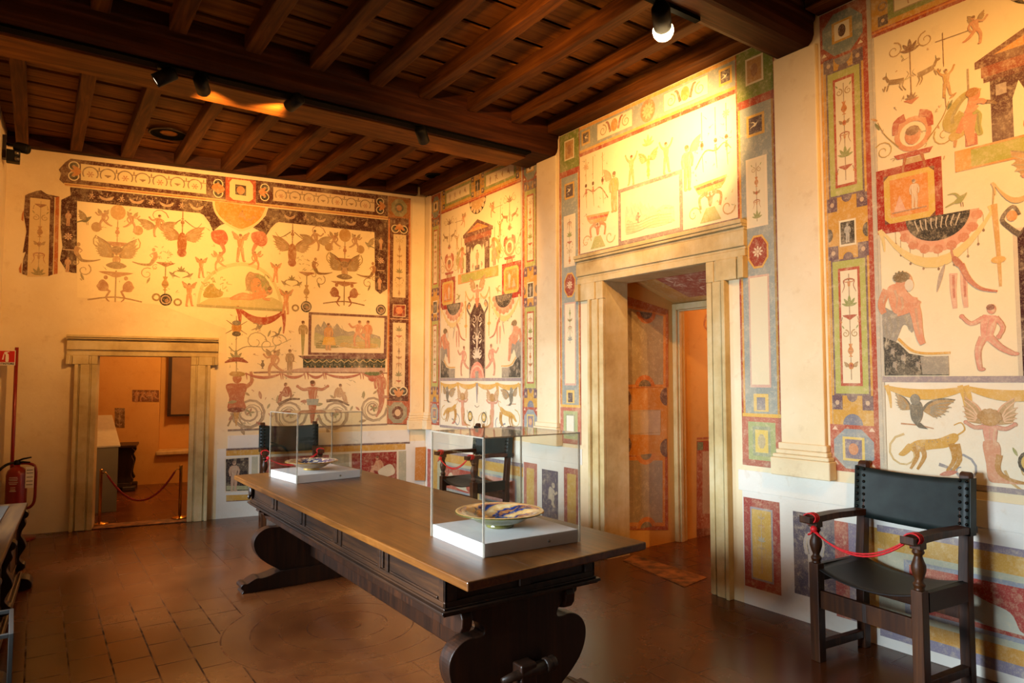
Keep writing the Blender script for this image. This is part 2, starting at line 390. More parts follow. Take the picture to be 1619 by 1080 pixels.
for y0, y1 in bays[:3]:
    m = MB(); m.box(4.06, y0, 4.035, XR-.002, min(y1, 7.9), 4.178); m.build('wall_plate', 'ceiling_wood', ceiling, .006)
m = MB(); m.prism([(0, 4.045), (.11, 4.045), (.11, 4.178), (0, 4.178)], lambda o, z, s: back(s, z, o+.002), -1.75, s1-.16); m.build('wall_plate', 'beam_wood', ceiling, .006)
# ceiling loudspeaker and a second, small round fitting between the joists
P = atz(268, 208, 4.17)
m = MB(); m.lathe([(.085, 0), (.165, -.004), (.18, -.014), (.172, -.024), (.15, -.022), (.145, -.012), (.085, -.012)], 32, (0, 0, 0), caps=False)
sp = m.build('ceiling_speaker', 'dark_hole', loc=(P.x+.0, P.y+.05, 4.176)); tag(sp, 'round dark ceiling loudspeaker ring between the ceiling joists near back wall', 'loudspeaker')
m = MB(); m.lathe([(.172, -.026), (.19, -.022), (.192, -.012), (.178, -.012)], 32, caps=False); m.build('rim', 'apron_wood', sp)
m = MB(); m.lathe([(.001, -.02), (.06, -.018), (.085, -.01), (.085, -.004)], 24); m.build('cone', 'ceiling_board', sp)
P = atz(686, 278, 4.17)
m = MB(); m.lathe([(.001, -.006), (.05, -.006), (.075, -.016), (.095, -.01), (.1, 0)], 24); o = m.build('ceiling_vent', 'dark_hole', loc=(P.x, P.y, 4.177))
tag(o, 'small dark round vent in the ceiling close to the right wall corner', 'vent'); m = MB(); m.lathe([(.095, -.014), (.11, -.012), (.112, -.001)], 24, caps=False); m.build('rim', 'black_metal', o)

# ------------------------------------------------------------------ stone doorways
def mould(fn, rect, parent, name, prof):
    # a straight stone member; prof = list of (fraction0, fraction1, depth) across its width; rect = a0, a1, z0, z1 ; axis 'v' (jamb) or 'h' (lintel)
    a0, a1, z0, z1, axis = rect; m = MB()
    for f0, f1, d in prof:
        if axis == 'v': q = [(a0+(a1-a0)*f0, z0), (a0+(a1-a0)*f1, z0), (a0+(a1-a0)*f1, z1), (a0+(a1-a0)*f0, z1)]
        else: q = [(a0, z0+(z1-z0)*f0), (a1, z0+(z1-z0)*f0), (a1, z0+(z1-z0)*f1), (a0, z0+(z1-z0)*f1)]
        m.prism(q, fn, 0, d)
    return m.build(name, 'stone', parent, .006)
def surround(n, fn, aL, aR, z, w, top, ear, earz, d, reveal_fn, depth):
    root = tag(empty('door_%d' % n, fn((aL+aR)/2, 0)), kind='structure')
    o = root.location.copy(); lf = lambda a, zz, off: fn(a, zz, off) - o; rf = lambda a, zz, off: reveal_fn(a, zz, off) - o
    JP = ((0, .16, d*1.0), (.16, .24, d*.55), (.24, .66, d*.72), (.66, .74, d*.45), (.74, 1, d*.55))      # outer -> inner
    mir = lambda P: tuple((1-f1, 1-f0, q) for f0, f1, q in P)
    mould(lf, (aL-w, aL, 0, earz, 'v'), root, 'jamb', JP); mould(lf, (aR, aR+w, 0, earz, 'v'), root, 'jamb', mir(JP))
    ww = w+ear
    EP = ((0, .13, d*1.05), (.13, .2, d*.6), (.2, .72, d*.78), (.72, .8, d*.5), (.8, 1, d*.6))
    zi = z
    mould(lf, (aL-ww, aL, earz, zi, 'v'), root, 'ear', EP); mould(lf, (aR, aR+ww, earz, zi, 'v'), root, 'ear', mir(EP))
    LP = ((0, .2, d*.6), (.2, .28, d*.5), (.28, .72, d*.78), (.72, .8, d*.7), (.8, .88, d*1.15), (.88, 1, d*1.35))
    mould(lf, (aL-ww, aR+ww, zi, top, 'h'), root, 'lintel', LP)
    m = MB()                                                   # the stone lining of the opening
    m.prism([(aL-.055, 0), (aL, 0), (aL, z), (aL-.055, z)], rf, 0, depth).prism([(aR, 0), (aR+.055, 0), (aR+.055, z), (aR, z)], rf, 0, depth)
    m.prism([(aL-.055, z), (aR+.055, z), (aR+.055, z+.055), (aL-.055, z+.055)], rf, 0, depth); m.build('lining', 'stone', root)
    return root, o
d2, o2 = surround(2, right, -DY1, -DY0, DZ, .185, 2.77, .17, 2.34, .06, lambda a, z, off: V3((XR+off, -a, z)), .28)
d1, o1 = surround(1, back, sL, sR, zT, .205, 2.08, .08, 1.765, .075, lambda a, z, off: backD(a, z, off), TH)
m = MB(); tp = [atz(*q, .004) for q in ((985, 886), (1082, 928), (1118, 913), (1003, 877))]
m.add([p-o2 for p in tp]+[p-o2-V3((0, 0, .0035)) for p in tp], [(0, 1, 2, 3), (0, 4, 5, 1), (1, 5, 6, 2), (2, 6, 7, 3), (3, 7, 4, 0)]); m.build('threshold', 'threshold', d2)
m = MB(); m.prism([(sL, .002), (sR, .002), (sR, .012), (sL, .012)], lambda a, z, d: backD(a, z, d)-o1, -.04, .19); m.build('threshold', 'threshold', d1, .003)

# ------------------------------------------------------------------ the painted passage beyond the big doorway
YP = 4.64
b = MB()
b.prism([(4.5, 0), (5.36, 0), (5.36, 2.75), (4.5, 2.75)], lambda x, z, y: V3((x, y, z)), YP, YP+.25)
b.prism([(5.36, 0), (7.8, 0), (7.8, 2.95), (5.36, 2.95)], lambda x, z, y: V3((x, y, z)), YP-.01, YP+.25)
b.box(4.5, 2.75, 0, 7.8, 2.95, 2.95); b.box(7.8, 2.75, 0, 8.0, 4.9, 2.95)
wall_passage = tag(b.build('wall_passage', 'plaster_ochre'), kind='structure')
b = MB(); b.add([(4.5, 2.95, 2.6), (4.5, YP, 2.6), (5.3, YP, 2.36), (5.3, 2.95, 2.36), (4.5, 2.95, 2.75), (4.5, YP, 2.75), (5.3, YP, 2.75), (5.3, 2.95, 2.75)],
                [(0, 1, 2, 3), (4, 7, 6, 5), (3, 2, 6, 7), (0, 4, 5, 1)])
b.box(5.3, 2.95, 2.9, 7.8, YP, 2.95)
ceil_p = tag(b.build('ceiling_passage', 'plaster_ochre'), kind='structure')
root = tag(empty('trim_1', (5.23, YP, 0)), kind='structure'); L = root.location
m = MB(); m.box(0, -.05, 0, .13, -.001, 2.36).box(.03, -.065, 0, .07, -.05, 2.36); m.build('jamb', 'stone', root, .005)
m = MB(); m.box(0, -1.68, 2.30, .13, -.05, 2.36).box(.03, -1.68, 2.285, .07, -.05, 2.30); m.build('lintel', 'stone', root, .005)

# ------------------------------------------------------------------ the small room beyond the little doorway
DF = 11.85
nL = bkd(252, 650, DF)[0]; zs = bkd(270, 719, DF)[1]
b = MB(); fn = lambda a, z, d: EB*a + NB*d + V3((0, 0, z))
b.prism([(-2.2, 0), (nL, 0), (nL, 3.0), (-2.2, 3.0)], fn, DF, DF+.45)
b.prism([(nL, 0), (2.2, 0), (2.2, zs), (nL, zs)], fn, DF, DF+.45)
b.prism([(nL, zs), (2.2, zs), (2.2, 3.0), (nL, 3.0)], fn, DF+.32, DF+.45)
b.prism([(-2.3, 0), (-2.2, 0), (-2.2, 3), (-2.3, 3)], fn, DB+TH+.01, DF); b.prism([(2.2, 0), (2.3, 0), (2.3, 3), (2.2, 3)], fn, DB+TH+.01, DF+.45)
wall_far = tag(b.build('wall_far', 'plaster_ochre'), kind='structure')
b = MB(); b.prism([(-2.3, 3.0), (2.3, 3.0), (2.3, 3.1), (-2.3, 3.1)], fn, DB+TH+.01, DF+.45); tag(b.build('ceiling_far', 'plaster_ochre'), kind='structure')
w3 = tag(empty('window_3', fn(nL, zs, DF)), kind='structure'); L = w3.location.copy()
m = MB(); m.prism([(nL-.03, zs), (2.1, zs), (2.1, zs+.065), (nL-.03, zs+.065)], lambda a, z, d: fn(a, z, d)-L, DF-.07, DF+.31); m.build('sill', 'stone', w3, .015)
a0 = bkd(266, 600, DF+.25)[0]; za = bkd(280, 658, DF+.25)[1]
m = MB(); m.prism([(a0, za), (a0+.05, za), (a0+.05, 2.75), (a0, 2.75)], lambda a, z, d: fn(a, z, d)-L, DF+.18, DF+.3)
m.prism([(a0+.05, za), (a0+.95, za), (a0+.95, za+.03), (a0+.05, za+.03)], lambda a, z, d: fn(a, z, d)-L, DF+.2, DF+.3); m.build('frame', 'dark_wood', w3)
m = MB(); m.prism([(a0+.05, za+.03), (a0+.95, za+.03), (a0+.95, 2.75), (a0+.05, 2.75)], lambda a, z, d: fn(a, z, d)-L, DF+.23, DF+.26); m.build('shutter', 'shutter', w3)
# ================================================================== FURNITURE
# ---- the long refectory table
T = empty('refectory_table', (1.87, 4.08, 0))
tag(T, 'long dark walnut refectory table on lyre-shaped supports in the middle of the room', 'table')
tl = lambda x, y, z: V3((x-1.87, y-4.08, z))
TC = [(1.385, 2.27), (2.43, 2.335), (2.33, 5.90), (1.35, 5.88)]
m = MB(); m.prism(TC, lambda x, y, z: tl(x, y, z), .782, .82)
top = m.build('tabletop', 'tabletop_wood', T, .006)
m = MB()                                                   # old split along the boards
for (x0, y0, x1, y1) in ((1.72, 2.32, 1.69, 5.86), (2.06, 2.33, 2.02, 5.87)): m.prism([(x0-.0012, y0), (x0+.0012, y0), (x1+.0012, y1), (x1-.0012, y1)], lambda x, y, z: tl(x, y, z), .8195, .8203)
m.build('board_joint', 'dark_wood', top)
AX0, AX1, AY0, AY1, AZ0, AZ1 = 1.44, 2.285, 2.545, 5.70, .635, .782
m = MB(); m.box(*tl(AX0+.012, AY0+.012, AZ0), *tl(AX1-.012, AY1-.012, AZ1))
# framed panels: stiles, rails and small glyph blocks along the long sides, ends with two panels
def apron_side(x, sgn):
    n = 5; L_ = AY1-AY0
    def bx(y0, y1, z0, z1, d, mi=0): m.box(*tl(min(x, x-sgn*.014)-(sgn < 0)*0, y0, z0), *tl(max(x, x-sgn*.014), y1, z1), mi) if d == 1 else m.box(*tl(min(x+sgn*d, x-sgn*.014), y0, z0), *tl(max(x+sgn*d, x-sgn*.014), y1, z1), mi)
    bx(AY0, AY1, AZ0, AZ0+.022, 1); bx(AY0, AY1, AZ1-.018, AZ1, 1)
    for k in range(n+1):
        y = AY0 + L_*k/n
        for o in ((-.062, -.026), (.026, .062)) if 0 < k < n else (((.0, .05),) if k == 0 else ((-.05, 0),)): bx(y+o[0], y+o[1], AZ0+.022, AZ1-.018, 1)
        if 0 < k < n:
            bx(y-.012, y+.012, AZ0+.03, AZ1-.03, .004)
    for k in range(n):
        y0 = AY0+L_*k/n+.075; y1 = AY0+L_*(k+1)/n-.075
        bx(y0, y1, AZ0+.022, AZ0+.032, -.004); bx(y0, y1, AZ1-.027, AZ1-.018, -.004)
apron_side(AX0, -1); apron_side(AX1, 1)
for y, sg in ((AY0, -1), (AY1, 1)):
    ya, yb = min(y, y-sg*.014), max(y, y-sg*.014)
    m.box(*tl(AX0, ya, AZ0), *tl(AX1, yb, AZ0+.025)); m.box(*tl(AX0, ya, AZ1-.02), *tl(AX1, yb, AZ1))
    for x in (AX0, (AX0+AX1)/2-.03, AX1-.06): m.box(*tl(x, ya, AZ0+.025), *tl(x+.06, yb, AZ1-.02))
apron = m.build('apron', 'apron_wood', T, .003)
m = MB()
def ring(d, z0, z1): m.prism([(AX0-d, AY0-d), (AX1+d, AY0-d), (AX1+d, AY1+d), (AX0-d, AY1+d)], lambda x, y, z: tl(x, y, z), z0, z1)
ring(.006, .626, .636); ring(.022, .612, .626); ring(.012, .603, .612); m.build('moulding', 'apron_wood', apron, .003)
m = MB()
for (x, y) in ((AX0, AY1-.03),):
    m.lathe([(.001, -.012), (.03, -.01), (.04, 0), (.03, .01), (.001, .012)], 16, tl(x-.01, y, .71), axis=(1, 0, 0)).lathe([(.001, -.015), (.015, -.012), (.02, 0), (.001, .012)], 12, tl(x-.02, y-.01, .67), axis=(1, 0, 0))
m.build('carved_boss', 'carved_wood', apron)
# longitudinal rail under the apron
def rail(x0, x1):
    pr = [(2.575, .56), (2.58, .52), (2.60, .495), (2.64, .485), (5.66, .485), (5.68, .52), (5.68, .602), (2.66, .602), (2.61, .592), (2.585, .58)]
    m = MB(); m.prism(pr, lambda y, z, x: tl(x, y, z), x0, x1); m.build('rail', 'table_wood', T, .006)
rail(1.545, 1.60); rail(2.13, 2.185)
# lyre supports
def lyre(cx, hw, y0, y1):
    k = hw/.39
    half = [(.36, .602), (.362, .588), (.335, .58), (.33, .56), (.30, .548), (.262, .532), (.226, .512), (.208, .482), (.214, .462), (.25, .458), (.285, .462), (.325, .452), (.362, .425),
            (.386, .385), (.39, .34), (.378, .29), (.35, .24), (.31, .198), (.27, .165), (.235, .14), (.215, .12)]
    half = spline(half, 3); pts = [(cx+x*k, z) for x, z in half] + [(cx-x*k, z) for x, z in reversed(half)]
    m = MB(); m.prism(pts, lambda x, z, y: tl(x, y, z), y0, y1)
    o = m.build('support', 'table_wood', T, .01, seg=3)
    fp = [(.215, .125), (.25, .12), (.29, .105), (.34, .095), (.37, .10), (.40, .088), (.43, .07), (.452, .072), (.468, .06), (.47, .04), (.455, .022), (.465, .0)]
    fp = spline(fp, 3); pts = [(cx+x*k, z) for x, z in fp] + [(cx-x*k, z) for x, z in reversed(fp)]
    m = MB(); m.prism(pts, lambda x, z, y: tl(x, y, z), y0-.03, y1+.03); m.build('foot', 'table_wood', o, .008)
    m = MB()
    for s in (-1, 1):
        m.tube([tl(cx+s*(.315*k+.05*cos(t)*(1-t/9)), y0+.001, .365+.05*sin(t)*(1-t/9)) for t in [i*.4 for i in range(18)]], .006, 6)
    return o
LY = lyre(1.885, .39, 2.60, 2.69); lyre(1.85, .455, 5.40, 5.49)
m = MB(); m.box(*tl(1.83, 2.53, .20), *tl(1.92, 5.56, .31)); st = m.build('stretcher', 'table_wood', T, .008)
m = MB(); m.tube([tl(1.74, 2.555, .262), tl(1.80, 2.553, .265), tl(1.88, 2.551, .27), tl(1.97, 2.549, .275)], [.012, .02, .026, .03], 12); m.lathe([(.028, -.004), (.034, .0), (.034, .02), (.03, .03), (.034, .04), (.034, .055), (.02, .062)], 14, tl(1.975, 2.549, .275), axis=(1, 0, .05))
m.build('peg', 'carved_wood', st)

# ---- display cases with maiolica plates
def display_case(name_label, loc, rz):
    r = empty('display_case', loc, rz); tag(r, name_label, 'display case')
    hx, hy = .265, .245
    m = MB(); m.box(-hx, -hy, 0, hx, hy, .06); pl = m.build('plinth', 'white_board', r, .002)
    m = MB(); m.lathe([(.001, -.004), (.007, -.004), (.008, -.001), (.008, .001)], 12, (.09, -hy-.001, .028), axis=(0, 1, 0)); m.build('lock', 'steel', pl)
    t = .006; x, y, z1 = hx+.002, hy+.002, .525
    m = MB()
    m.box(-x-t, -y-t, .002, x+t, -y, z1-t).box(-x-t, y, .002, x+t, y+t, z1-t).box(-x-t, -y, .002, -x, y, z1-t).box(x, -y, .002, x+t, y, z1-t).box(-x-t, -y-t, z1-t, x+t, y+t, z1)
    cv = m.build('cover', 'acrylic', r)
    m = MB(); e = .0012
    for sx in (-1, 1):
        for sy in (-1, 1): m.box(sx*(x+t)-t*(sx > 0)-e, sy*(y+t)-t*(sy > 0)-e, .002, sx*(x+t)+t*(sx < 0)+e, sy*(y+t)+t*(sy < 0)+e, z1-t)
    for sy in (-1, 1): m.box(-x-t-e, sy*(y+t)-.0015, z1-t, x+t+e, sy*(y+t)+.0015, z1)
    for sx in (-1, 1): m.box(sx*(x+t)-.0015, -y-t-e, z1-t, sx*(x+t)+.0015, y+t+e, z1)
    m.build('edge', 'acrylic_edge', cv)
    return r
display_case('clear display case on white plinth at the near end of the table', (1.902, 2.775, .8205), radians(-1.5))
display_case('clear display case on white plinth at the far end of the table', (1.86, 5.40, .8205), radians(7))
def plate(label, loc, R, face, under, rz, h):
    r = empty('plate', loc, rz); tag(r, label, 'plate')
    k = R/.26
    up = [(.001, .024*k), (.07*k, .026*k), (.105*k, .034*k), (.125*k, .048*k), (.15*k, .058*k), (.20*k, h-.006), (.25*k, h+.001), (.26*k, h)]
    m = MB(); m.lathe([(a, z) for a, z in spline(up, 3)], 64, caps=False); m.build('painted_face', face, r)
    dn = [(.262*k, h-.002), (.258*k, h-.007), (.20*k, h-.016), (.15*k, .04*k), (.12*k, .028*k), (.09*k, .018*k), (.08*k, .014*k)]
    m = MB(); m.lathe(spline(dn, 3), 64, caps=False); m.build('underside', under, r)
    m = MB(); m.lathe([(.078*k, 0), (.082*k, .002), (.08*k, .018*k), (.07*k, .02*k), (.07*k, 0), (.078*k, 0)], 32, caps=False); m.build('foot_ring', 'foot_gilt' if 'ochre' in under else under, r)
plate('wide maiolica plate with blue centre and green underside in the near display case', (1.885, 2.79, .882), .217, 'plate_face_bold', 'plate_green', .6, .078)
plate('smaller maiolica plate with fine dark pattern and ochre underside in the far display case', (1.83, 5.40, .882), .205, 'plate_face_fine', 'plate_ochre', .2, .072)

# ---- the armchairs: turned arm posts, leather back and seat, nailed edges
def make_chair():
    r = empty('armchair', (0, 0, 0)); W, D = .293, .209
    def postbox(m, x, y, z0, z1, a): m.box(x-a, y-a, z0, x+a, y+a, z1)
    for s in (-1, 1):
        m = MB(); postbox(m, s*W, -D, 0, .55, .029)
        m.lathe([(.026, .55), (.022, .56), (.026, .568), (.03, .58), (.02, .592), (.018, .60), (.026, .62), (.034, .65), (.034, .672), (.024, .70), (.018, .72), (.024, .728), (.03, .738), (.024, .748), (.028, .754)], 16, (s*W, -D, 0))
        postbox(m, s*W, -D, .752, .786, .028); m.build('front_leg', 'chair_wood', r, .004)
        m = MB(); pr = [(D-.028, 0), (D+.028, 0), (D+.03, .5), (D+.052, .8), (D+.072, 1.085), (D+.068, 1.10), (D+.05, 1.107), (D+.03, 1.10), (D+.024, 1.085), (D+.0, .8), (D-.028, .5)]
        m.prism(pr, lambda y, z, x: V3((x, y, z)), s*W-.026, s*W+.026); m.build('rear_leg', 'chair_wood', r, .005)
        m = MB(); ap = spline([(-D-.095, .788), (-D-.08, .78), (-.2, .785), (-.05, .79), (.1, .787), (D+.075, .785)], 4); aq = [(y, z+.036-.004*abs(y)) for y, z in reversed(ap)]
        m.prism(ap+aq, lambda y, z, x: V3((x, y, z)), s*W-.034, s*W+.034); m.build('armrest', 'chair_wood', r, .008, seg=3)
        m = MB(); m.box(s*W-.018, -D+.029, .475, s*W+.018, D-.028, .525); m.build('seat_rail', 'chair_wood', r, .003)
        m = MB(); m.box(s*W-.02, -D+.029, .06, s*W+.02, D-.028, .105); m.build('side_stretcher', 'chair_wood', r, .004)
    m = MB(); m.box(-W+.029, -D-.012, .30, W-.029, -D+.014, .40); m.box(-.012, -D-.0135, .30, .012, -D+.0, .40, 1); m.build('front_stretcher', ('chair_wood', 'dark_wood'), r, .003)
    m = MB(); m.box(-W+.026, D-.012, .33, W-.026, D+.012, .40); m.build('rear_stretcher', 'chair_wood', r, .003)
    # leather back: bowed between the posts, wrapped round their faces
    def back_pt(u, z, o):
        x = u*(W+.034); lean = D-.004 + (z-.5)*.075 - .012
        bow = .022*(1-u*u)
        return V3((x, lean+bow+o, z))
    m = MB(); nx, nz = 16, 8; vs = []; fs = []
    for j in range(nz+1):
        for i in range(nx+1):
            u = -1+2*i/nx; t = j/nz; zt = 1.075-.018*(1-u*u)+.012*u*0; zb = .775-.012*(1-u*u); vs.append(back_pt(u, zb+(zt-zb)*t, -.012))
    n0 = len(vs)
    for j in range(nz+1):
        for i in range(nx+1):
            u = -1+2*i/nx; t = j/nz; zt = 1.075-.018*(1-u*u); zb = .775-.012*(1-u*u); vs.append(back_pt(u, zb+(zt-zb)*t, -.005))
    for base, rev in ((0, 0), (n0, 1)):
        for j in range(nz):
            for i in range(nx):
                a = base+j*(nx+1)+i; q = (a, a+1, a+nx+2, a+nx+1); fs.append(q[::-1] if rev else q)
    for i in range(nx):
        for j in (0, nz): a = j*(nx+1)+i; fs.append((a, a+1, n0+a+1, n0+a))
    for j in range(nz):
        for i in (0, nx): a = j*(nx+1)+i; fs.append((a, a+nx+1, n0+a+nx+1, n0+a))
    m.add(vs, fs, 0, True); 
    for s in (-1, 1):                                         # leather returned round the post
        q = [back_pt(s, .775, -.012), back_pt(s, 1.075, -.012), back_pt(s, 1.075, .045), back_pt(s, .775, .045)]
        e = V3((s*.004, 0, 0)); m.add(q+[p+e for p in q], [(0, 1, 2, 3), (7, 6, 5, 4), (0, 4, 5, 1), (1, 5, 6, 2), (2, 6, 7, 3), (3, 7, 4, 0)])
    bk_ = m.build('backrest', 'leather', r)
    m = MB()
    for s in (-1, 1):
        for k in range(8):
            for uu in (.955, .84):
                z = .795+k*.0375; p = back_pt(s*uu, z, -.012); m.lathe([(.0095, 0), (.0085, .005), (.004, .008), (.0005, .009)], 8, p, axis=(0, -1, 0))
    m.build('nail', 'nail', bk_)['kind'] = 'stuff'
    # sagging leather seat
    m = MB(); nx, ny = 16, 10; vs = []; fs = []
    def seat_pt(i, j, o):
        u = -1+2*i/nx; v = -1+2*j/ny; sag = .05*(1-abs(u)**2.2)
        return V3((u*(W+.002), v*(D+.012)-.012*(1-u*u)*(v < 0), .535-sag-o+.006*v))
    for o in (0, .006):
        for j in range(ny+1):
            for i in range(nx+1): vs.append(seat_pt(i, j, o))
    n0 = (nx+1)*(ny+1)
    for base, rev in ((0, 0), (n0, 1)):
        for j in range(ny):
            for i in range(nx):
                a = base+j*(nx+1)+i; q = (a, a+1, a+nx+2, a+nx+1); fs.append(q[::-1] if rev else q)
    for i in range(nx):
        for j in (0, ny): a = j*(nx+1)+i; fs.append((a, a+1, n0+a+1, n0+a))
    for j in range(ny):
        for i in (0, nx): a = j*(nx+1)+i; fs.append((a, a+nx+1, n0+a+nx+1, n0+a))
    m.add(vs, fs, 0, True)
    for s in (-1, 1):
        e = s*(W+.002); m.box(min(e, e+s*.028), -D+.034, .44, max(e, e+s*.028), D-.034, .538)
    m.build('seat', 'leather_seat', r)
    return r
ch0 = make_chair()
CH = [(ch0, 'dark leather armchair against the right wall in the foreground', (3.888, 1.921), pi*1.5-.104),
      (None, 'dark leather armchair against the right wall behind the near display case', (3.894, 6.258), pi*1.5+.049),
      (None, 'dark leather armchair against the back wall behind the far display case', (2.40, 7.80), -.2)]
P3 = EB*bk(463, 690)[0] + NB*(DB-.33)
def catenary(a, b, sag, n=14):
    return [a.lerp(b, i/n) + V3((0, 0, -sag*4*(i/n)*(1-i/n))) for i in range(n+1)]
for k, (o, lab, xy, rz) in enumerate(CH):
    if o is None: o = copy_tree(ch0)
    if xy is None: xy = (P3.x, P3.y)
    o.location = (xy[0], xy[1], 0); o.rotation_euler = (0, 0, rz); tag(o, lab, 'armchair', 'leather armchairs with red cords')
    rt = empty('cord', (xy[0], xy[1], 0), rz)
    tag(rt, ('red cord tied across the arms of the foreground armchair', 'red cord tied across the arms of the armchair behind the near display case', 'red cord tied across the arms of the armchair at the back wall')[k], 'cord', 'red barrier cords on the chairs')
    m = MB(); A = V3((-.293, -.224, .775)); B = V3((.293, -.224, .775))
    m.tube(catenary(A+V3((.03, -.04, -.03)), B+V3((-.035, -.045, .0)), .10), .0055, 8)
    m.tube(catenary(A+V3((.03, -.045, -.035)), B+V3((-.035, -.04, .012)), .092), .0045, 8); m.build('span', 'red_cord', rt)
    for s, c in ((-1, A), (1, B)):
        m = MB()
        for dy in (0, .014, .03):
            m.tube([V3((s*.293+.041*a, -.262+dy+.012*b_, .805+.027*b_)) for a, b_ in [(cos(t), sin(t)) for t in [2*pi*i/16 for i in range(16)]]], .0045, 6, closed=True)
        m.build('loop', 'red_cord', rt)
    m = MB(); m.lathe([(.001, -.02), (.016, -.012), (.02, 0), (.015, .014), (.001, .02)], 12, A+V3((.03, -.04, -.025))); m.tube([A+V3((.025, -.045, -.03)), A+V3((.02, -.055, -.05)), A+V3((.0, -.05, -.06))], .006, 6); m.build('knot', 'red_cord', rt)

# ---- stanchions with a rope in the little doorway
sp_ = []
for q, nm in (((157, 829), 'short brass rope post at the left side of the small doorway'), ((284, 819), 'short brass rope post at the right side of the small doorway')):
    p = atz(*q, .012); r = empty('rope_post', (p.x, p.y, .0125)); tag(r, nm, 'rope post', 'brass rope posts in the small doorway')
    m = MB(); m.lathe([(.085, 0), (.088, .006), (.08, .012), (.03, .02), (.02, .028)], 28); m.build('base', 'brass', r)
    m = MB(); m.lathe([(.016, .026), (.016, .585), (.019, .59), (.019, .60), (.001, .604)], 16); m.build('post', 'brass', r)
    sp_.append(p)
a, b2 = sp_; dirn = (b2-a).normalized()
for r_, sgn, p in ((bpy.data.objects['rope_post'], 1, a), (bpy.data.objects['rope_post.001'], -1, b2)):
    m = MB(); m.tube([dirn*sgn*.016+V3((0, 0, .555)), dirn*sgn*.04+V3((0, 0, .565)), dirn*sgn*.055+V3((0, 0, .545)), dirn*sgn*.06+V3((0, 0, .53))], .006, 8); m.build('hook', 'brass', r_)
rp = tag(MB().tube([a.lerp(b2, .08+.84*i/20) + V3((0, 0, .53-.30*4*(i/20)*(1-i/20))) for i in range(21)], .011, 8).build('rope', 'rope_red'), 'dark red rope hanging between the two brass posts', 'rope')

# ---- fire extinguisher on its stand
E0 = EB*bk(26, 700)[0] + NB*(DB-.16); E0.z = 0
r = empty('extinguisher_stand', E0, TB); tag(r, 'red metal stand with pole and fire extinguisher sign in the left corner', 'stand')
m = MB(); m.lathe([(.17, 0), (.175, .008), (.165, .016), (.03, .022)], 32, (.06, -.06, 0)); m.build('base', 'red_paint', r)
m = MB(); m.tube([(0, 0, .02), (0, 0, 1.93)], .017, 10); m.build('pole', 'red_paint', r)
m = MB(); m.box(-.158, -.026, 1.745, -.004, -.020, 1.898); sg = m.build('sign', 'sign_white', r, .002)
m = MB(); m.box(-.152, -.0285, 1.778, -.010, -.026, 1.892); m.build('red_field', 'sign_red', sg)
PX = lambda x, z, y: V3((-.081+(x+.085)*.78, y, 1.785+(z-1.775)*.74))
m = MB(); m.prism(spline([(-.09, 1.775), (-.058, 1.775), (-.058, 1.865), (-.066, 1.88), (-.072, 1.884), (-.072, 1.898), (-.05, 1.905), (-.06, 1.912), (-.1, 1.905), (-.108, 1.885), (-.098, 1.875), (-.09, 1.86)], 2, True), PX, -.031, -.0285)
m.prism([(-.128, 1.80), (-.112, 1.80), (-.104, 1.875), (-.112, 1.88)], PX, -.031, -.0285); m.build('pictogram', 'sign_white', sg)
def letters(txt, size, parent, mat, loc, rot=(pi/2, 0, 0)):
    cu = bpy.data.curves.new('lettering', 'FONT'); cu.body = txt; cu.size = size; cu.extrude = .0008; cu.align_x = 'CENTER'; cu.offset = .0006
    o = bpy.data.objects.new('lettering', cu); COL.objects.link(o); cu.materials.append(MT[mat]); o.location = loc; o.rotation_euler = rot; o.parent = parent
    bpy.context.view_layer.update(); dg = bpy.context.evaluated_depsgraph_get(); me = bpy.data.meshes.new_from_object(o.evaluated_get(dg)); mo = bpy.data.objects.new('lettering', me); COL.objects.link(mo)
    mo.location = loc; mo.rotation_euler = rot; mo.parent = parent; bpy.data.objects.remove(o); return mo
letters('ESTINTORE', .0265, sg, 'black_metal', (-.081, -.0275, 1.753))
r = empty('fire_extinguisher', E0 + EB*.06 + NB*-.095 + V3((0, 0, .33)), TB); tag(r, 'red fire extinguisher with black hose standing in the left corner', 'fire extinguisher')
m = MB(); m.lathe([(.075, -.02), (.088, 0), (.09, .02), (.09, .32), (.08, .36), (.05, .39), (.026, .40), (.024, .42)], 28); bd = m.build('cylinder', 'red_paint', r)
m = MB(); m.lathe([(.028, .42), (.03, .43), (.028, .455), (.016, .465)], 16); m.tube([(.0, 0, .455), (.05, -.01, .475), (.12, -.03, .49)], [.01, .009, .007], 8); m.tube([(.0, 0, .44), (.05, -.01, .445), (.11, -.02, .44)], [.01, .009, .006], 8); m.build('valve', 'black_metal', r)
m = MB(); m.tube(spline([(-.02, 0, .44), (-.09, -.02, .42), (-.16, -.03, .34), (-.18, -.03, .2), (-.165, -.03, .05), (-.15, -.03, -.02)], 4), .013, 8); m.build('hose', 'rubber', r)
m = MB(); m.tube(spline([(.02, .02, .43), (.10, .0, .425), (.155, -.01, .38), (.16, -.01, .2), (.155, -.01, .05), (.12, 0, -.01), (.08, 0, -.02)], 4), .014, 8); m.build('holder', 'red_paint', r)
m = MB(); m.box(.085, -.075, .19, .155, -.072, .40)
tg = m.build('tag', 'sign_white', r)
m = MB()
for z in (.22, .255, .295, .335, .365): MB().box(.093, -.0755, z, .147, -.075, z+.006).build('printed_line', 'black_metal', tg)
m = MB()
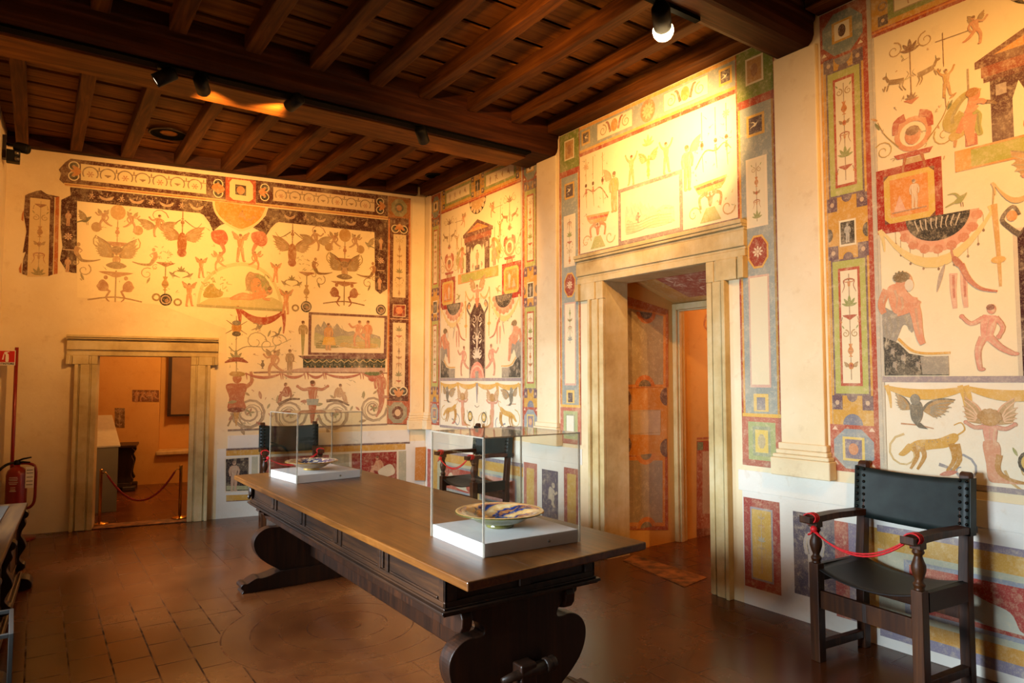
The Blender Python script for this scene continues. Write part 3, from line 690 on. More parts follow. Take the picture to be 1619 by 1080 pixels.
for k, z in enumerate((.30, .285, .27, .25, .235, .2, .18, .165)):
    w = (.05, .055, .05, .055, .045, .03, .03, .04)[k]
    vs = []; 
    for t in range(7):
        an = -pi/2-.15+(-.5+t/6)*w*16; vs += [(.0906*cos(an), .0906*sin(an), z), (.0906*cos(an), .0906*sin(an), z+.004)]
    MB().add(vs, [(2*t, 2*t+2, 2*t+3, 2*t+1) for t in range(6)]).build('printed_line', 'sign_white', bd)

# ---- the carved chest along the left wall
CL = empty('chest', (left_x(5.5)+.2, 5.5, 0), -.047); tag(CL, 'low carved wooden chest with inset panel top along the left wall', 'chest')
m = MB(); m.box(-.185, -1.12, .10, .145, 1.10, .58)
for k in range(3):
    y0 = -1.02+k*.71; m.box(.145, y0, .17, .152, y0+.62, .185).box(.145, y0, .49, .152, y0+.62, .505).box(.145, y0, .185, .152, y0+.015, .49).box(.145, y0+.605, .185, .152, y0+.62, .49)
bd = m.build('body', 'chest_wood', CL, .004)
m = MB(); m.box(-.19, -1.15, .60, .20, 1.14, .632).box(-.19, -1.13, .58, .175, 1.12, .60); lid = m.build('lid', 'chest_wood', CL, .008)
m = MB(); m.box(-.15, -1.05, .632, .09, 1.02, .637); m.build('inset_panel', 'greybox', lid, .002)
m = MB(); m.box(-.185, -1.15, .055, .185, 1.13, .10).box(-.185, -1.13, .10, .165, 1.115, .125); m.build('plinth_moulding', 'chest_wood', CL, .01)
def carved(y):                                               # carved corner scroll figure
    pr = spline([(.150, .12), (.20, .14), (.19, .18), (.165, .22), (.185, .27), (.205, .31), (.19, .36), (.17, .40), (.18, .44), (.20, .48), (.19, .52), (.205, .55), (.185, .58), (.15, .58)], 3)
    m = MB(); m.prism([(.12, .12)]+pr+[(.12, .58)], lambda x, z, yy: V3((x, yy, z)), y-.045, y+.045)
    m.lathe([(.001, -.05), (.03, -.05), (.03, .05), (.001, .05)], 14, (.185, y, .555), axis=(0, 1, 0)).lathe([(.001, -.05), (.026, -.05), (.026, .05), (.001, .05)], 14, (.18, y, .16), axis=(0, 1, 0))
    m.build('corner_carving', 'carved_wood', CL, .004)
carved(1.07); carved(-.1); carved(-1.08)
for y in (1.05, -1.05):
    m = MB(); m.prism(spline([(.10, 0), (.24, 0), (.255, .02), (.25, .05), (.225, .075), (.18, .085), (.1, .085)], 3), lambda x, z, yy: V3((x, yy, z)), y-.085, y+.085)
    m.build('foot', 'carved_wood', CL, .008); MB().prism([(-.18, 0), (-.05, 0), (-.05, .06), (-.18, .06)], lambda x, z, yy: V3((x, yy, z)), y-.07, y+.07).build('foot', 'carved_wood', CL, .008)

# ---- glass-sided box in the lower left corner
p = atz(20, 963, .62); 
r = empty('glass_box', (p.x-.16, p.y-.17, 0), .02); tag(r, 'dark metal-edged glass box cut by the lower left corner of the picture', 'box')
hx, hy, h = .16, .17, .62
m = MB()
for sx in (-1, 1):
    for sy in (-1, 1): m.box(sx*hx-.008, sy*hy-.008, 0, sx*hx+.008, sy*hy+.008, h)
for s in (-1, 1):
    for z in (h-.016, .0): m.box(-hx+.008, s*hy-.008, z, hx-.008, s*hy+.008, z+.016).box(s*hx-.008, -hy+.008, z, s*hx+.008, hy-.008, z+.016)
m.build('frame', 'dark_steel', r, .002)
m = MB(); m.box(-hx+.008, -hy-.002, .016, hx-.008, -hy+.002, h-.016).box(-hx+.008, hy-.002, .016, hx-.008, hy+.002, h-.016).box(hx-.002, -hy+.008, .016, hx+.002, hy-.008, h-.016).box(-hx-.002, -hy+.008, .016, -hx+.002, hy-.008, h-.016)
m.build('glass_side', 'acrylic', r)
m = MB(); m.box(-hx+.01, -hy+.01, .016, hx-.01, hy-.01, .30); m.build('liner', 'greybox', r)

# ---- security fitting high in the left corner
p = V3((left_x(8.25), 8.25, 3.88)); r = empty('security_camera', p); tag(r, 'small dark two-lens security fitting high on the left wall corner', 'camera')
m = MB(); m.box(.0, -.04, -.10, .03, .06, .13); m.build('bracket', 'apron_wood', r, .004)
m = MB(); m.tube([(.03, 0, .05), (.07, -.02, .045), (.10, -.03, .03)], .014, 8); m.lathe([(.02, 0), (.04, .01), (.05, .04), (.05, .12), (.042, .135), (.03, .13)], 18, (.09, -.02, .035), axis=(.9, -.35, -.2)); m.build('swivel_head', 'black_metal', r)
m = MB(); m.box(.035, -.09, -.14, .145, .01, -.02); bx = m.build('housing', 'black_metal', r, .006)
m = MB()
for z in (-.052, -.108): m.lathe([(.022, 0), (.02, .012), (.001, .016)], 14, (.12, -.09, z), axis=(0, -1, 0))
m.build('lens', 'steel', bx)
# ---- things in the small far room
def farloc(q, z=0): return atz(*q, z)
p = atz(190, 808); r = empty('lectern_plinth', (p.x-.02, p.y, 0), .05); tag(r, 'grey sloped display plinth seen through the small doorway', 'plinth')
hz = .0
d = ray(188, 706); t = p.y/d.y; hf = (EYE + d*t).z; d = ray(168, 658)
m = MB(); pr = [(0, 0), (.75, 0), (.75, hf+.33), (0, hf)]
m.prism(pr, lambda y, z, x: V3((x, y, z)), -1.2, -.02); m.build('body', 'grey_panel', r, .004)
m = MB(); sl = .33/.75; m.prism([(-.012, hf+.001-.012*sl), (.76, hf+.76*sl), (.76, hf+.76*sl+.02), (-.012, hf+.021-.012*sl)], lambda y, z, x: V3((x, y, z)), -1.2, 0); m.build('sloped_top', 'slope_top', r, .003)
p = atz(214, 768); p = p - NB*.02; r = empty('chest', (p.x, p.y, 0), TB); tag(r, 'carved dark chest against the far wall beyond the small doorway', 'chest')
m = MB(); m.box(-1.2, -.52, .1, -.06, -.02, .60).box(-1.2, -.54, .06, -.03, 0, .12); m.box(-.06, -.46, .18, -.05, -.08, .22).box(-.06, -.46, .48, -.05, -.08, .52); m.build('body', 'carved_wood', r, .006)
m = MB(); m.box(-1.2, -.56, .62, .03, .03, .66).box(-1.2, -.54, .60, -.02, .01, .62); m.build('lid', 'chest_wood', r, .01)
CV = [(-.05, .12)]; CV = spline([(-.05, .12), (.0, .15), (-.03, .22), (-.02, .32), (.0, .42), (-.03, .5), (.01, .56), (-.02, .6), (-.07, .6), (-.07, .12)], 3)
for y0, y1 in ((-.14, -.03), (-.53, -.42)): MB().prism(CV, lambda x, z, y: V3((x, y, z)), y0, y1).build('corner_carving', 'carved_wood', r)
for y0, y1 in ((-.14, .02), (-.55, -.4)): MB().box(-.14, y0, 0, .03, y1, .07).build('foot', 'carved_wood', r, .015)

# ---- track lighting
def spot_head(label, q, yz, aim, lit, energy, col=(1, .48, .13), cone=75, blend=.8, stem=None, length=.155, rad=.05):
    # head hanging from the beam; q = where its body is seen, yz = its y and distance
    p = aty(*q, yz) if yz is not None else V3(q); r = empty('spotlight', p); tag(r, label, 'spotlight', 'black track spotlights')
    ax = (V3(aim)-p).normalized()
    m = MB(); m.lathe([(.001, -length*.5), (rad*.8, -length*.5), (rad, -length*.42), (rad, length*.5), (rad*.88, length*.5), (rad*.86, length*.46)], 24, (0, 0, 0), axis=ax); m.build('lamp_housing', 'black_metal', r)
    m = MB(); m.lathe([(.001, length*.462), (rad*.86, length*.462)], 24, (0, 0, 0), axis=ax); 
    if lit > 1: m.lathe([(.001+.062*sin(t), length*.5+.04-.062*cos(t)) for t in [pi*k/12 for k in range(4, 13)]], 24, (0, 0, 0), axis=ax)
    m.build('lamp_face', 'lamp_on' if lit > 1 else 'lamp_dim', r)
    topz = 3.831 if stem is None else stem
    m = MB(); m.tube([(0, 0, rad*.6), (0, 0, topz-p.z)], .011, 8); m.box(-.05, -.02, topz-p.z-.012, .05, .02, topz-p.z); m.build('bracket', 'black_metal', r)
    if energy:
        li = bpy.data.lights.new('spot_beam', 'SPOT'); li.energy = energy; li.color = col; li.spot_size = radians(cone); li.spot_blend = blend; li.shadow_soft_size = .035
        lo = bpy.data.objects.new('spot_beam', li); COL.objects.link(lo); lo.location = p + ax*(length*.52 + (.115 if lit > 1 else 0)); lo.rotation_euler = ax.to_track_quat('-Z', 'Y').to_euler()
    return r
trk = MB().box(-.46, 5.25, 3.832, 3.92, 5.34, 3.8495); o = trk.build('light_track', 'track_black'); tag(o, 'long black lighting track fixed under the middle ceiling beam', 'light track')
trk = MB().box(-.46, 2.665, 3.823, 3.30, 2.705, 3.8495); o = trk.build('light_track', 'track_black'); tag(o, 'black lighting track under the nearer beam beside the glaring lamp', 'light track')
def wallpt(fn_, q): return fn_(*(bk(*q) if fn_ is back else rw(*q)))
YT = 5.31
spot_head('black spotlight with pale glowing face, leftmost on the middle beam', (261, 121), YT, (-.42, 5.62, 3.0), 1, E_A)
spot_head('black spotlight tilted down and right, second from left on the middle beam', (319, 134), YT, wallpt(back, (400, 405)), 1, E_B)
spot_head('black spotlight lying level below the middle beam, third from left', (466, 161), YT, wallpt(back, (180, 390)), 1, E_C)
spot_head('black spotlight nearest the right end of the middle beam track', (667, 213), YT, wallpt(right, (748, 450)), 1, E_D, cone=84, blend=1.)
spot_head('glaring lit spotlight under the nearer beam close to the right wall', (1046, 27), 2.685, wallpt(right, (1070, 240)), 2, E_E, col=(1, .62, .25), cone=64, blend=1.0, length=.17, rad=.055)
# heads on the next beam, behind the camera, light the right-hand bay
trk = MB().box(.3, -.12, 3.823, 3.6, -.08, 3.8495); o = trk.build('light_track', 'track_black'); tag(o, 'black lighting track under the beam behind the viewpoint', 'light track')
spot_head('black spotlight on the beam behind the viewpoint aimed at the right wall', (2.3, -.10, 3.73), None, wallpt(right, (1510, 300)), 1, E_F, cone=64, blend=1.)
spot_head('added black fill spotlight on the nearer beam above the table, above the top edge of the picture', (1.75, 2.685, 3.73), None, wallpt(right, (905, 380)), 1, E_G, cone=88, blend=1.)  # unseen head added as warm fill for the pilaster and door bay
# ================================================================== WALL PAINTINGS (pigment colours on the plaster)
MAR, DRED, RED, ORG, OCH, YEL = '4a2018', '6e2418', 'a8402a', 'c87832', 'cf9a3e', 'dcb452'
GRN, DGRN, GRY, BLU, PUR, FLE, FLD = '8c9450', '5c6a3c', '8e948a', '7a8696', '6a5058', 'd08a62', 'a85a3c'
BLK, BRN, WHT, CRM, PNK, TAN, SLV = '2e2822', '7a4e30', 'f2e8d2', 'ecdcb4', 'dca890', 'b08a56', 'b4ae9e'
class Paint:
    def __init__(s, fn, parent, flip=False): s.fn = fn; s.parent = parent; s.parts = {}; s.cur = None; s.lv = {}; s.gain = .86
    def part(s, name): s.cur = s.parts.setdefault(name+'#%d' % len(s.parts), ([], [], [])); return s
    def poly(s, pts, col, lay=1, a=.9):
        V, F, Cc = s.cur; ar = sum(p[0]*q[1]-q[0]*p[1] for p, q in zip(pts, list(pts[1:])+[pts[0]]))
        if ar < 0: pts = list(reversed(pts))
        o = len(V); xs = [p[0] for p in pts]; zs = [p[1] for p in pts]; bb = (min(xs), min(zs), max(xs), max(zs))
        lst = s.lv.setdefault(lay, []); n = 0
        for b in lst:
            if b[4] >= n and b[0] < bb[2] and b[2] > bb[0] and b[1] < bb[3] and b[3] > bb[1]: n = b[4]+1
        lst.append(bb+(n,)); off = .0025+.0007*lay+(n % 66)*1e-5
        V += [s.fn(x, z, off) for x, z in pts]; F.append(list(range(o, o+len(pts)))); Cc.append((*(v*s.gain for v in lin(col)), min(1, a*1.08)))
    def rect(s, x0, z0, x1, z1, col, lay=1, a=.9): s.poly([(x0, z0), (x1, z0), (x1, z1), (x0, z1)], col, lay, a)
    def frame(s, x0, z0, x1, z1, w, col, lay=1, a=.9):
        s.rect(x0, z0, x1, z0+w, col, lay, a); s.rect(x0, z1-w, x1, z1, col, lay, a); s.rect(x0, z0+w, x0+w, z1-w, col, lay, a); s.rect(x1-w, z0+w, x1, z1-w, col, lay, a)
    def ell(s, x, z, rx, rz, col, lay=1, a=.9, t0=0, t1=2*pi, n=20, rot=0):
        pts = []
        for i in range(n if t1-t0 > 6.2 else n+1):
            t = t0+(t1-t0)*i/n; u, v = rx*cos(t), rz*sin(t); pts.append((x+u*cos(rot)-v*sin(rot), z+u*sin(rot)+v*cos(rot)))
        s.poly(pts, col, lay, a)
    def ring(s, x, z, r0, r1, col, lay=1, a=.9, t0=0, t1=2*pi, n=20):
        for i in range(n):
            A, B = t0+(t1-t0)*i/n, t0+(t1-t0)*(i+1)/n
            s.poly([(x+r0*cos(A), z+r0*sin(A)), (x+r1*cos(A), z+r1*sin(A)), (x+r1*cos(B), z+r1*sin(B)), (x+r0*cos(B), z+r0*sin(B))], col, lay, a)
    def oct(s, x, z, rx, rz, col, lay=1, a=.9, k=.42):
        s.poly([(x-rx, z-rz*k), (x-rx*k, z-rz), (x+rx*k, z-rz), (x+rx, z-rz*k), (x+rx, z+rz*k), (x+rx*k, z+rz), (x-rx*k, z+rz), (x-rx, z+rz*k)], col, lay, a)
    def stroke(s, pts, w0, w1=None, col=BRN, lay=2, a=.85, sm=4):
        w1 = w0 if w1 is None else w1
        p = spline(pts, sm) if sm > 1 and len(pts) > 2 else list(pts); n = len(p); L = []; R = []
        for i, (x, z) in enumerate(p):
            ax, az = p[max(0, i-1)]; bx, bz = p[min(n-1, i+1)]; dx, dz = bx-ax, bz-az; l = sqrt(dx*dx+dz*dz) or 1; w = (w0+(w1-w0)*i/(n-1))/2
            L.append((x-dz/l*w, z+dx/l*w)); R.append((x+dz/l*w, z-dx/l*w))
        for i in range(n-1): s.poly([R[i], R[i+1], L[i+1], L[i]], col, lay, a)
    def blob(s, pts, col, lay=2, a=.85, n=4): s.poly(spline(pts, n, True), col, lay, a)
    def build(s):
        for nm, (V, F, Cc) in s.parts.items():
            if not F: continue
            me = bpy.data.meshes.new('fresco'); me.from_pydata([tuple(v) for v in V], [], F); me.materials.append(MT['fresco'])
            at = me.color_attributes.new('paint', 'FLOAT_COLOR', 'CORNER'); k = 0; arr = []
            for f, c in zip(F, Cc): arr += list(c)*len(f)
            at.data.foreach_set('color', arr); me.update()
            o = bpy.data.objects.new(nm.split('#')[0], me); COL.objects.link(o); o.parent = s.parent

# ---- figures and grotesques; (x, z) is the place, h the size in metres, f = +1 / -1 mirrors
POSES = {  # joints in units of body height; origin at the hips
 'stand': dict(h=(.0, .43), sh=(.0, .31), arms=[[(-.09, .30), (-.14, .16), (-.12, .02)], [(.09, .30), (.15, .17), (.13, .03)]], legs=[[(-.04, 0), (-.05, -.25), (-.07, -.5)], [(.04, 0), (.06, -.25), (.04, -.5)]]),
 'up': dict(h=(.0, .43), sh=(.0, .31), arms=[[(-.09, .30), (-.2, .40), (-.27, .55)], [(.09, .30), (.2, .40), (.27, .55)]], legs=[[(-.04, 0), (-.07, -.25), (-.1, -.5)], [(.04, 0), (.08, -.24), (.12, -.48)]]),
 'out': dict(h=(.0, .43), sh=(.0, .31), arms=[[(-.09, .30), (-.23, .28), (-.36, .36)], [(.09, .30), (.23, .28), (.36, .36)]], legs=[[(-.04, 0), (-.04, -.25), (-.02, -.5)], [(.04, 0), (.04, -.25), (.02, -.5)]]),
 'run': dict(h=(.08, .42), sh=(.05, .30), arms=[[(-.04, .29), (-.2, .22), (-.32, .34)], [(.13, .29), (.22, .14), (.16, .0)]], legs=[[(-.04, 0), (-.12, -.2), (-.10, -.48)], [(.04, 0), (.18, -.16), (.34, -.26)]]),
 'sit': dict(h=(.10, .43), sh=(.05, .31), arms=[[(-.05, .29), (-.12, .12), (-.12, -.05)], [(.12, .28), (.2, .14), (.28, .12)]], legs=[[(-.02, 0), (.22, .08), (.27, -.22)], [(.04, -.02), (.28, .02), (.36, -.28)]]),
 'crouch': dict(h=(.16, .32), sh=(.09, .22), arms=[[(.02, .22), (.02, .06), (.12, -.02)], [(.14, .2), (.22, .1), (.3, .14)]], legs=[[(-.02, 0), (.16, .04), (.1, -.2)], [(-.04, 0), (.1, -.06), (.16, -.24)]]),
 'lie': dict(h=(.44, .22), sh=(.32, .13), arms=[[(.28, .12), (.3, -.02), (.42, -.04)], [(.34, .14), (.24, .1), (.12, .06)]], legs=[[(0, 0), (-.22, .06), (-.46, -.04)], [(0, -.02), (-.24, -.03), (-.5, -.06)]]),
}
def fig(P, x, z, h, pose='stand', col=FLE, lay=3, f=1, hair=BRN, a=.9, legs=True, dark=None):
    q = POSES[pose]; T = lambda p: (x+f*p[0]*h, z+p[1]*h); dark = dark or FLD
    def draw(e, c, ly, al):
        if legs:
            for g in q['legs']: P.stroke([T(p) for p in g], (.105+e)*h, (.05+e)*h, c, ly, al, 3); t = T(g[-1]); P.ell(t[0]+f*.02*h, t[1], (.045+e/2)*h, (.022+e/2)*h, c, ly, al, n=8)
        sx, sz = q['sh']; dx, dz = sx, sz; l = sqrt(dx*dx+dz*dz); nx, nz = dz/l, -dx/l
        w = .10+e/2; P.poly(spline([T((-nx*.07, -nz*.07)), T((sx-nx*w, sz-nz*w)), T((sx, sz+.03)), T((sx+nx*w, sz+nz*w)), T((nx*.07, nz*.07)), T((0, -.06))], 3, True), c, ly, al)
        for g in q['arms']: P.stroke([T(p) for p in g], (.065+e)*h, (.036+e)*h, c, ly, al, 3); t = T(g[-1]); P.ell(*t, (.028+e/2)*h, (.028+e/2)*h, c, ly, al, n=8)
        t = T(q['h']); P.ell(t[0], t[1], (.052+e/2)*h, (.068+e/2)*h, c, ly, al, n=12)
    draw(.022, dark, lay, a*.75); draw(0, col, lay+1, a)
    sh = tuple(.62*v+.38*w for v, w in zip([int(col[i:i+2], 16)/255 for i in (0, 2, 4)], [int(dark[i:i+2], 16)/255 for i in (0, 2, 4)])) if isinstance(col, str) and isinstance(dark, str) else dark
    O = lambda p: (x+f*p[0]*h+.018*h, z+p[1]*h-.004*h)
    if legs:
        for g in q['legs']: P.stroke([O(p) for p in g], .042*h, .018*h, sh, lay+2, a*.7, 3)
    for g in q['arms']: P.stroke([O(p) for p in g], .024*h, .012*h, sh, lay+2, a*.7, 3)
    sx, sz = q['sh']; P.poly(spline([O((.03, 0)), O((sx*.5+.055, sz*.5)), O((sx+.075, sz-.01)), O((sx+.045, sz-.05)), O((sx*.5+.02, sz*.5))], 2, True), sh, lay+2, a*.6)
    t = T(q['h']); P.ell(t[0]+.022*h, t[1]-.015*h, .022*h, .04*h, sh, lay+2, a*.6, n=8)
    t = T(q['h']); P.ell(t[0]-f*.012*h, t[1]+.03*h, .056*h, .048*h, hair, lay+2, a, n=10)
    P.stroke([T((q['sh'][0]*.95, q['sh'][1]*.9)), T((q['sh'][0]*.5-.01, q['sh'][1]*.45)), T((0, .02))], .012*h, .006*h, dark, lay+2, a*.6, 2)
def wing(P, x, z, l, f=1, col=BRN, lay=2, up=.55, n=6, a=.8):
    th = min(1.35, up*1.6+.15); T = lambda r, t: (x+f*l*r*cos(t), z+l*r*sin(t))
    lead = spline([T(0, 0), T(.28, th+.55), T(.62, th+.28), T(1, th)], 3); tips = []
    for k in range(n):
        t = th-(k+.6)*.95/n; r = .96-.52*(k+.6)/n; tips += [T(r, t+.05), T(r*.8, t-.06)]
    P.poly(lead+tips+[T(.1, th-1.1)], TAN if col != TAN else 'c8a070', lay, a)
    P.stroke([T(.02, 0), T(.28, th+.5), T(.62, th+.25), T(.98, th)], l*.085, l*.03, col, lay+1, a, 3)
    for k in range(n):
        t = th-(k+.6)*.95/n; r = .97-.52*(k+.6)/n; P.stroke([T(.24, th*.9-k*.12), T(r*.6, t+.14), T(r, t+.03)], l*.05, l*.03, col, lay+1, a*.75, 2)
def eagle(P, x, z, s, col=BRN, lay=2, a=.85, down=False):
    k = -1 if down else 1
    for f in (-1, 1): wing(P, x+f*.06*s, z+.05*s*k, s*.62, f, col, lay, .35, 5, a)
    P.ell(x, z-.05*s, .09*s, .2*s, col, lay+1, a, n=12); P.ell(x+.03*s, z+.19*s*k, .055*s, .055*s, col, lay+1, a, n=10)
    P.poly([(x-.05*s, z-.2*s), (x+.05*s, z-.2*s), (x+.1*s, z-.42*s), (x-.1*s, z-.42*s)], col, lay, a)
def bird(P, x, z, s, f=1, col=GRY, lay=2, a=.85):
    P.blob([(x-f*.3*s, z-.1*s), (x, z-.14*s), (x+f*.2*s, z+.1*s), (x+f*.26*s, z+.26*s), (x+f*.15*s, z+.22*s), (x-f*.05*s, z+.14*s)], col, lay, a)
    P.stroke([(x-f*.02*s, z+.05*s), (x-f*.2*s, z+.3*s), (x-f*.5*s, z+.32*s)], .16*s, .03*s, col, lay, a, 3); P.stroke([(x-f*.25*s, z-.08*s), (x-f*.6*s, z-.22*s)], .1*s, .05*s, col, lay, a, 1)
    for d in (0, .08): P.stroke([(x+d*s, z-.12*s), (x+d*s+.02*s, z-.32*s)], .025*s, .02*s, BRN, lay, a, 1)
def scroll(P, x, z, r, f=1, turns=1.6, w=.012, col=TAN, lay=2, start=0, a=.8, v=1):
    n = int(turns*12); pts = []
    for i in range(n+1):
        t = i/n; R = r*(1-.82*t); an = start+f*t*turns*2*pi; pts.append((x+R*cos(an), z+v*R*sin(an)))
    P.stroke(pts, w, w*.45, col, lay, a, 1)
def leaf(P, x, z, l, ang, col=GRN, lay=2, a=.8, w=.3):
    c, s_ = cos(ang), sin(ang); T = lambda u, v: (x+u*c-v*s_, z+u*s_+v*c)
    P.poly(spline([T(0, 0), T(l*.5, l*w*.5), T(l, 0), T(l*.5, -l*w*.5)], 3, True), col, lay, a)
def spray(P, x, z, s, col=GRN, lay=2, n=5, a=.8, spread=1.2):
    for k in range(n): leaf(P, x, z, s*(1-.25*abs(2*k/(n-1)-1)), pi/2+spread*(2*k/(n-1)-1), col, lay, a)
def vase(P, x, z, h, col=ORG, lay=2, a=.85):
    pr = [(.05, 0), (.16, .03), (.06, .1), (.05, .16), (.2, .34), (.22, .5), (.14, .68), (.08, .78), (.14, .92), (.16, 1)]
    pr = spline(pr, 2); P.poly([(x+u*h, z+v*h) for u, v in pr]+[(x-u*h, z+v*h) for u, v in reversed(pr)], col, lay, a)
    P.stroke([(x-.21*h, z+.42*h), (x, z+.38*h), (x+.21*h, z+.42*h)], .03*h, .03*h, BRN, lay+1, a, 2)
def dish(P, x, z, w, h=.3, col=RED, lay=2, a=.85): P.blob([(x-w/2, z+w*h*.3), (x, z+w*h*.35), (x+w/2, z+w*h*.3), (x+w*.2, z-w*h*.2), (x, z-w*h*.5), (x-w*.2, z-w*h*.2)], col, lay, a, 2)
def garland(P, x0, z0, x1, z1, sag, w, col=OCH, lay=2, a=.85, dark=GRN):
    pts = [(x0+(x1-x0)*t, z0+(z1-z0)*t-sag*4*t*(1-t)) for t in [i/10 for i in range(11)]]
    n = len(pts)
    for i in range(n-1):
        for (o, ww, c, l) in ((-.25, .6, dark, lay), (0, 1, col, lay+1)):
            m0 = .45+.55*sin(pi*i/(n-1)); m1 = .45+.55*sin(pi*(i+1)/(n-1)); (a0, b0), (a1, b1) = pts[i], pts[i+1]
            P.poly([(a0, b0+w*(o-.5*ww)*m0), (a1, b1+w*(o-.5*ww)*m1), (a1, b1+w*(o+.5*ww)*m1), (a0, b0+w*(o+.5*ww)*m0)], c, l, a)
    for (x, z) in ((x0, z0), (x1, z1)): P.stroke([(x-w*.3, z+w*.3), (x, z-w*.8), (x+w*.1, z-w*2)], w*.5, w*.15, col, lay+1, a, 2)
def term(P, x, z, h, col=FLE, lay=2, a=.85):               # half figure growing out of a tapering stem
    fig(P, x, z, h, 'out', col, lay, 1, legs=False, a=a); P.poly([(x-.075*h, z), (x+.075*h, z), (x+.03*h, z-.5*h), (x-.03*h, z-.5*h)], ORG, lay+1, a)
    P.poly([(x-.12*h, z+.03*h), (x+.12*h, z+.03*h), (x+.09*h, z-.1*h), (x-.09*h, z-.1*h)], SLV, lay+2, a)
def putto(P, x, z, h, pose='up', f=1, wcol=TAN, lay=2, a=.85, col=FLE):
    for g in (-1, 1): wing(P, x+g*.05*h, z+.28*h, .34*h, g, wcol, lay, .5, 4, a)
    fig(P, x, z, h, pose, col, lay+1, f, a=a)
def satyr(P, x, z, h, f=1, lay=2, a=.85):
    P.blob([(x-f*.12*h, z-.1*h), (x-f*.15*h, z+.12*h), (x+f*.02*h, z+.3*h), (x+f*.16*h, z+.18*h), (x+f*.14*h, z-.1*h)], 'a85630', lay, a, 3); P.ell(x-f*.06*h, z+.38*h, .07*h, .08*h, 'b4683c', lay+1, a, n=10)
    P.stroke([(x, z-.05*h), (x-f*.2*h, z-.12*h), (x-f*.08*h, z-.35*h), (x-f*.2*h, z-.5*h)], .11*h, .035*h, 'a85630', lay, a, 2); P.stroke([(x+f*.08*h, z+.2*h), (x+f*.2*h, z+.05*h), (x+f*.1*h, z-.08*h)], .06*h, .03*h, 'c07a4a', lay+1, a, 2)
def siren(P, x, z, h, f=1, lay=2, a=.85):
    P.stroke([(x-f*.02*h, z+.36*h), (x-f*.08*h, z+.16*h), (x, z-.02*h)], .2*h, .15*h, 'b87a4a', lay, a, 3); P.ell(x-f*.0*h, z+.46*h, .07*h, .085*h, 'c08850', lay+1, a, n=10)
    P.stroke([(x, z), (x+f*.14*h, z-.2*h), (x+f*.5*h, z-.2*h), (x+f*.8*h, z-.12*h)], .17*h, .03*h, '94683c', lay, a, 4); scroll(P, x-f*.08*h, z-.3*h, .13*h, -f, 1.2, .035*h, TAN, lay, 1, a)
    P.stroke([(x+f*.02*h, z+.3*h), (x+f*.14*h, z+.22*h), (x+f*.05*h, z+.12*h)], .05*h, .03*h, FLE, lay+1, a, 2)
def goat(P, x, z, s, f=1, col=BRN, lay=2, a=.8):
    P.stroke([(x-f*.3*s, z), (x, z+.05*s), (x+f*.28*s, z+.12*s)], .22*s, .2*s, col, lay, a, 3); P.stroke([(x+f*.28*s, z+.14*s), (x+f*.38*s, z+.34*s)], .12*s, .09*s, col, lay, a, 1)
    P.ell(x+f*.43*s, z+.36*s, .1*s, .06*s, col, lay, a, n=8); P.stroke([(x+f*.38*s, z+.4*s), (x+f*.36*s, z+.56*s)], .03*s, .015*s, BLK, lay, a, 1)
    for g in ((-.3, -.42), (-.2, -.4), (.3, -.2), (.42, -.05)): P.stroke([(x+f*g[0]*s, z), (x+f*(g[0]+.06)*s, z-.2*s), (x+f*g[0]*s*1.25, z+g[1]*s)], .07*s, .03*s, col, lay, a, 2)
    P.stroke([(x-f*.36*s, z+.02*s), (x-f*.5*s, z+.2*s), (x-f*.42*s, z+.32*s)], .03*s, .015*s, col, lay, a, 2)
def beast(P, x, z, s, f=1, col=OCH, lay=2, a=.9):           # lean spotted hound, head down
    P.blob([(x-f*.5*s, z-.02*s), (x-f*.3*s, z+.14*s), (x+f*.1*s, z+.2*s), (x+f*.42*s, z+.34*s), (x+f*.5*s, z+.22*s), (x+f*.3*s, z+.04*s), (x-f*.05*s, z-.04*s), (x-f*.35*s, z-.12*s)], col, lay, a)
    P.blob([(x-f*.48*s, z+.06*s), (x-f*.62*s, z-.1*s), (x-f*.7*s, z-.2*s), (x-f*.58*s, z-.22*s), (x-f*.42*s, z-.06*s)], col, lay+1, a)
    for g, e in ((-.36, -.28), (-.22, -.26), (.36, 0), (.46, .1)): P.stroke([(x+f*g*s, z+(.0 if g < 0 else .12)*s), (x+f*(g+.05)*s, z-.2*s), (x+f*(g-.1)*s, z-.46*s+e*.1*s)], .13*s, .05*s, 'b88436', lay, a, 3)
    P.stroke([(x+f*.48*s, z+.3*s), (x+f*.62*s, z+.42*s), (x+f*.56*s, z+.56*s), (x+f*.42*s, z+.5*s)], .035*s, .02*s, col, lay, a, 3)
    for k in range(16):
        t = random.random(); P.ell(x+f*(-.4+.85*t)*s, z+(.02+.2*t+random.uniform(-.06, .06))*s, .014*s, .014*s, BRN, lay+2, .6, n=6)
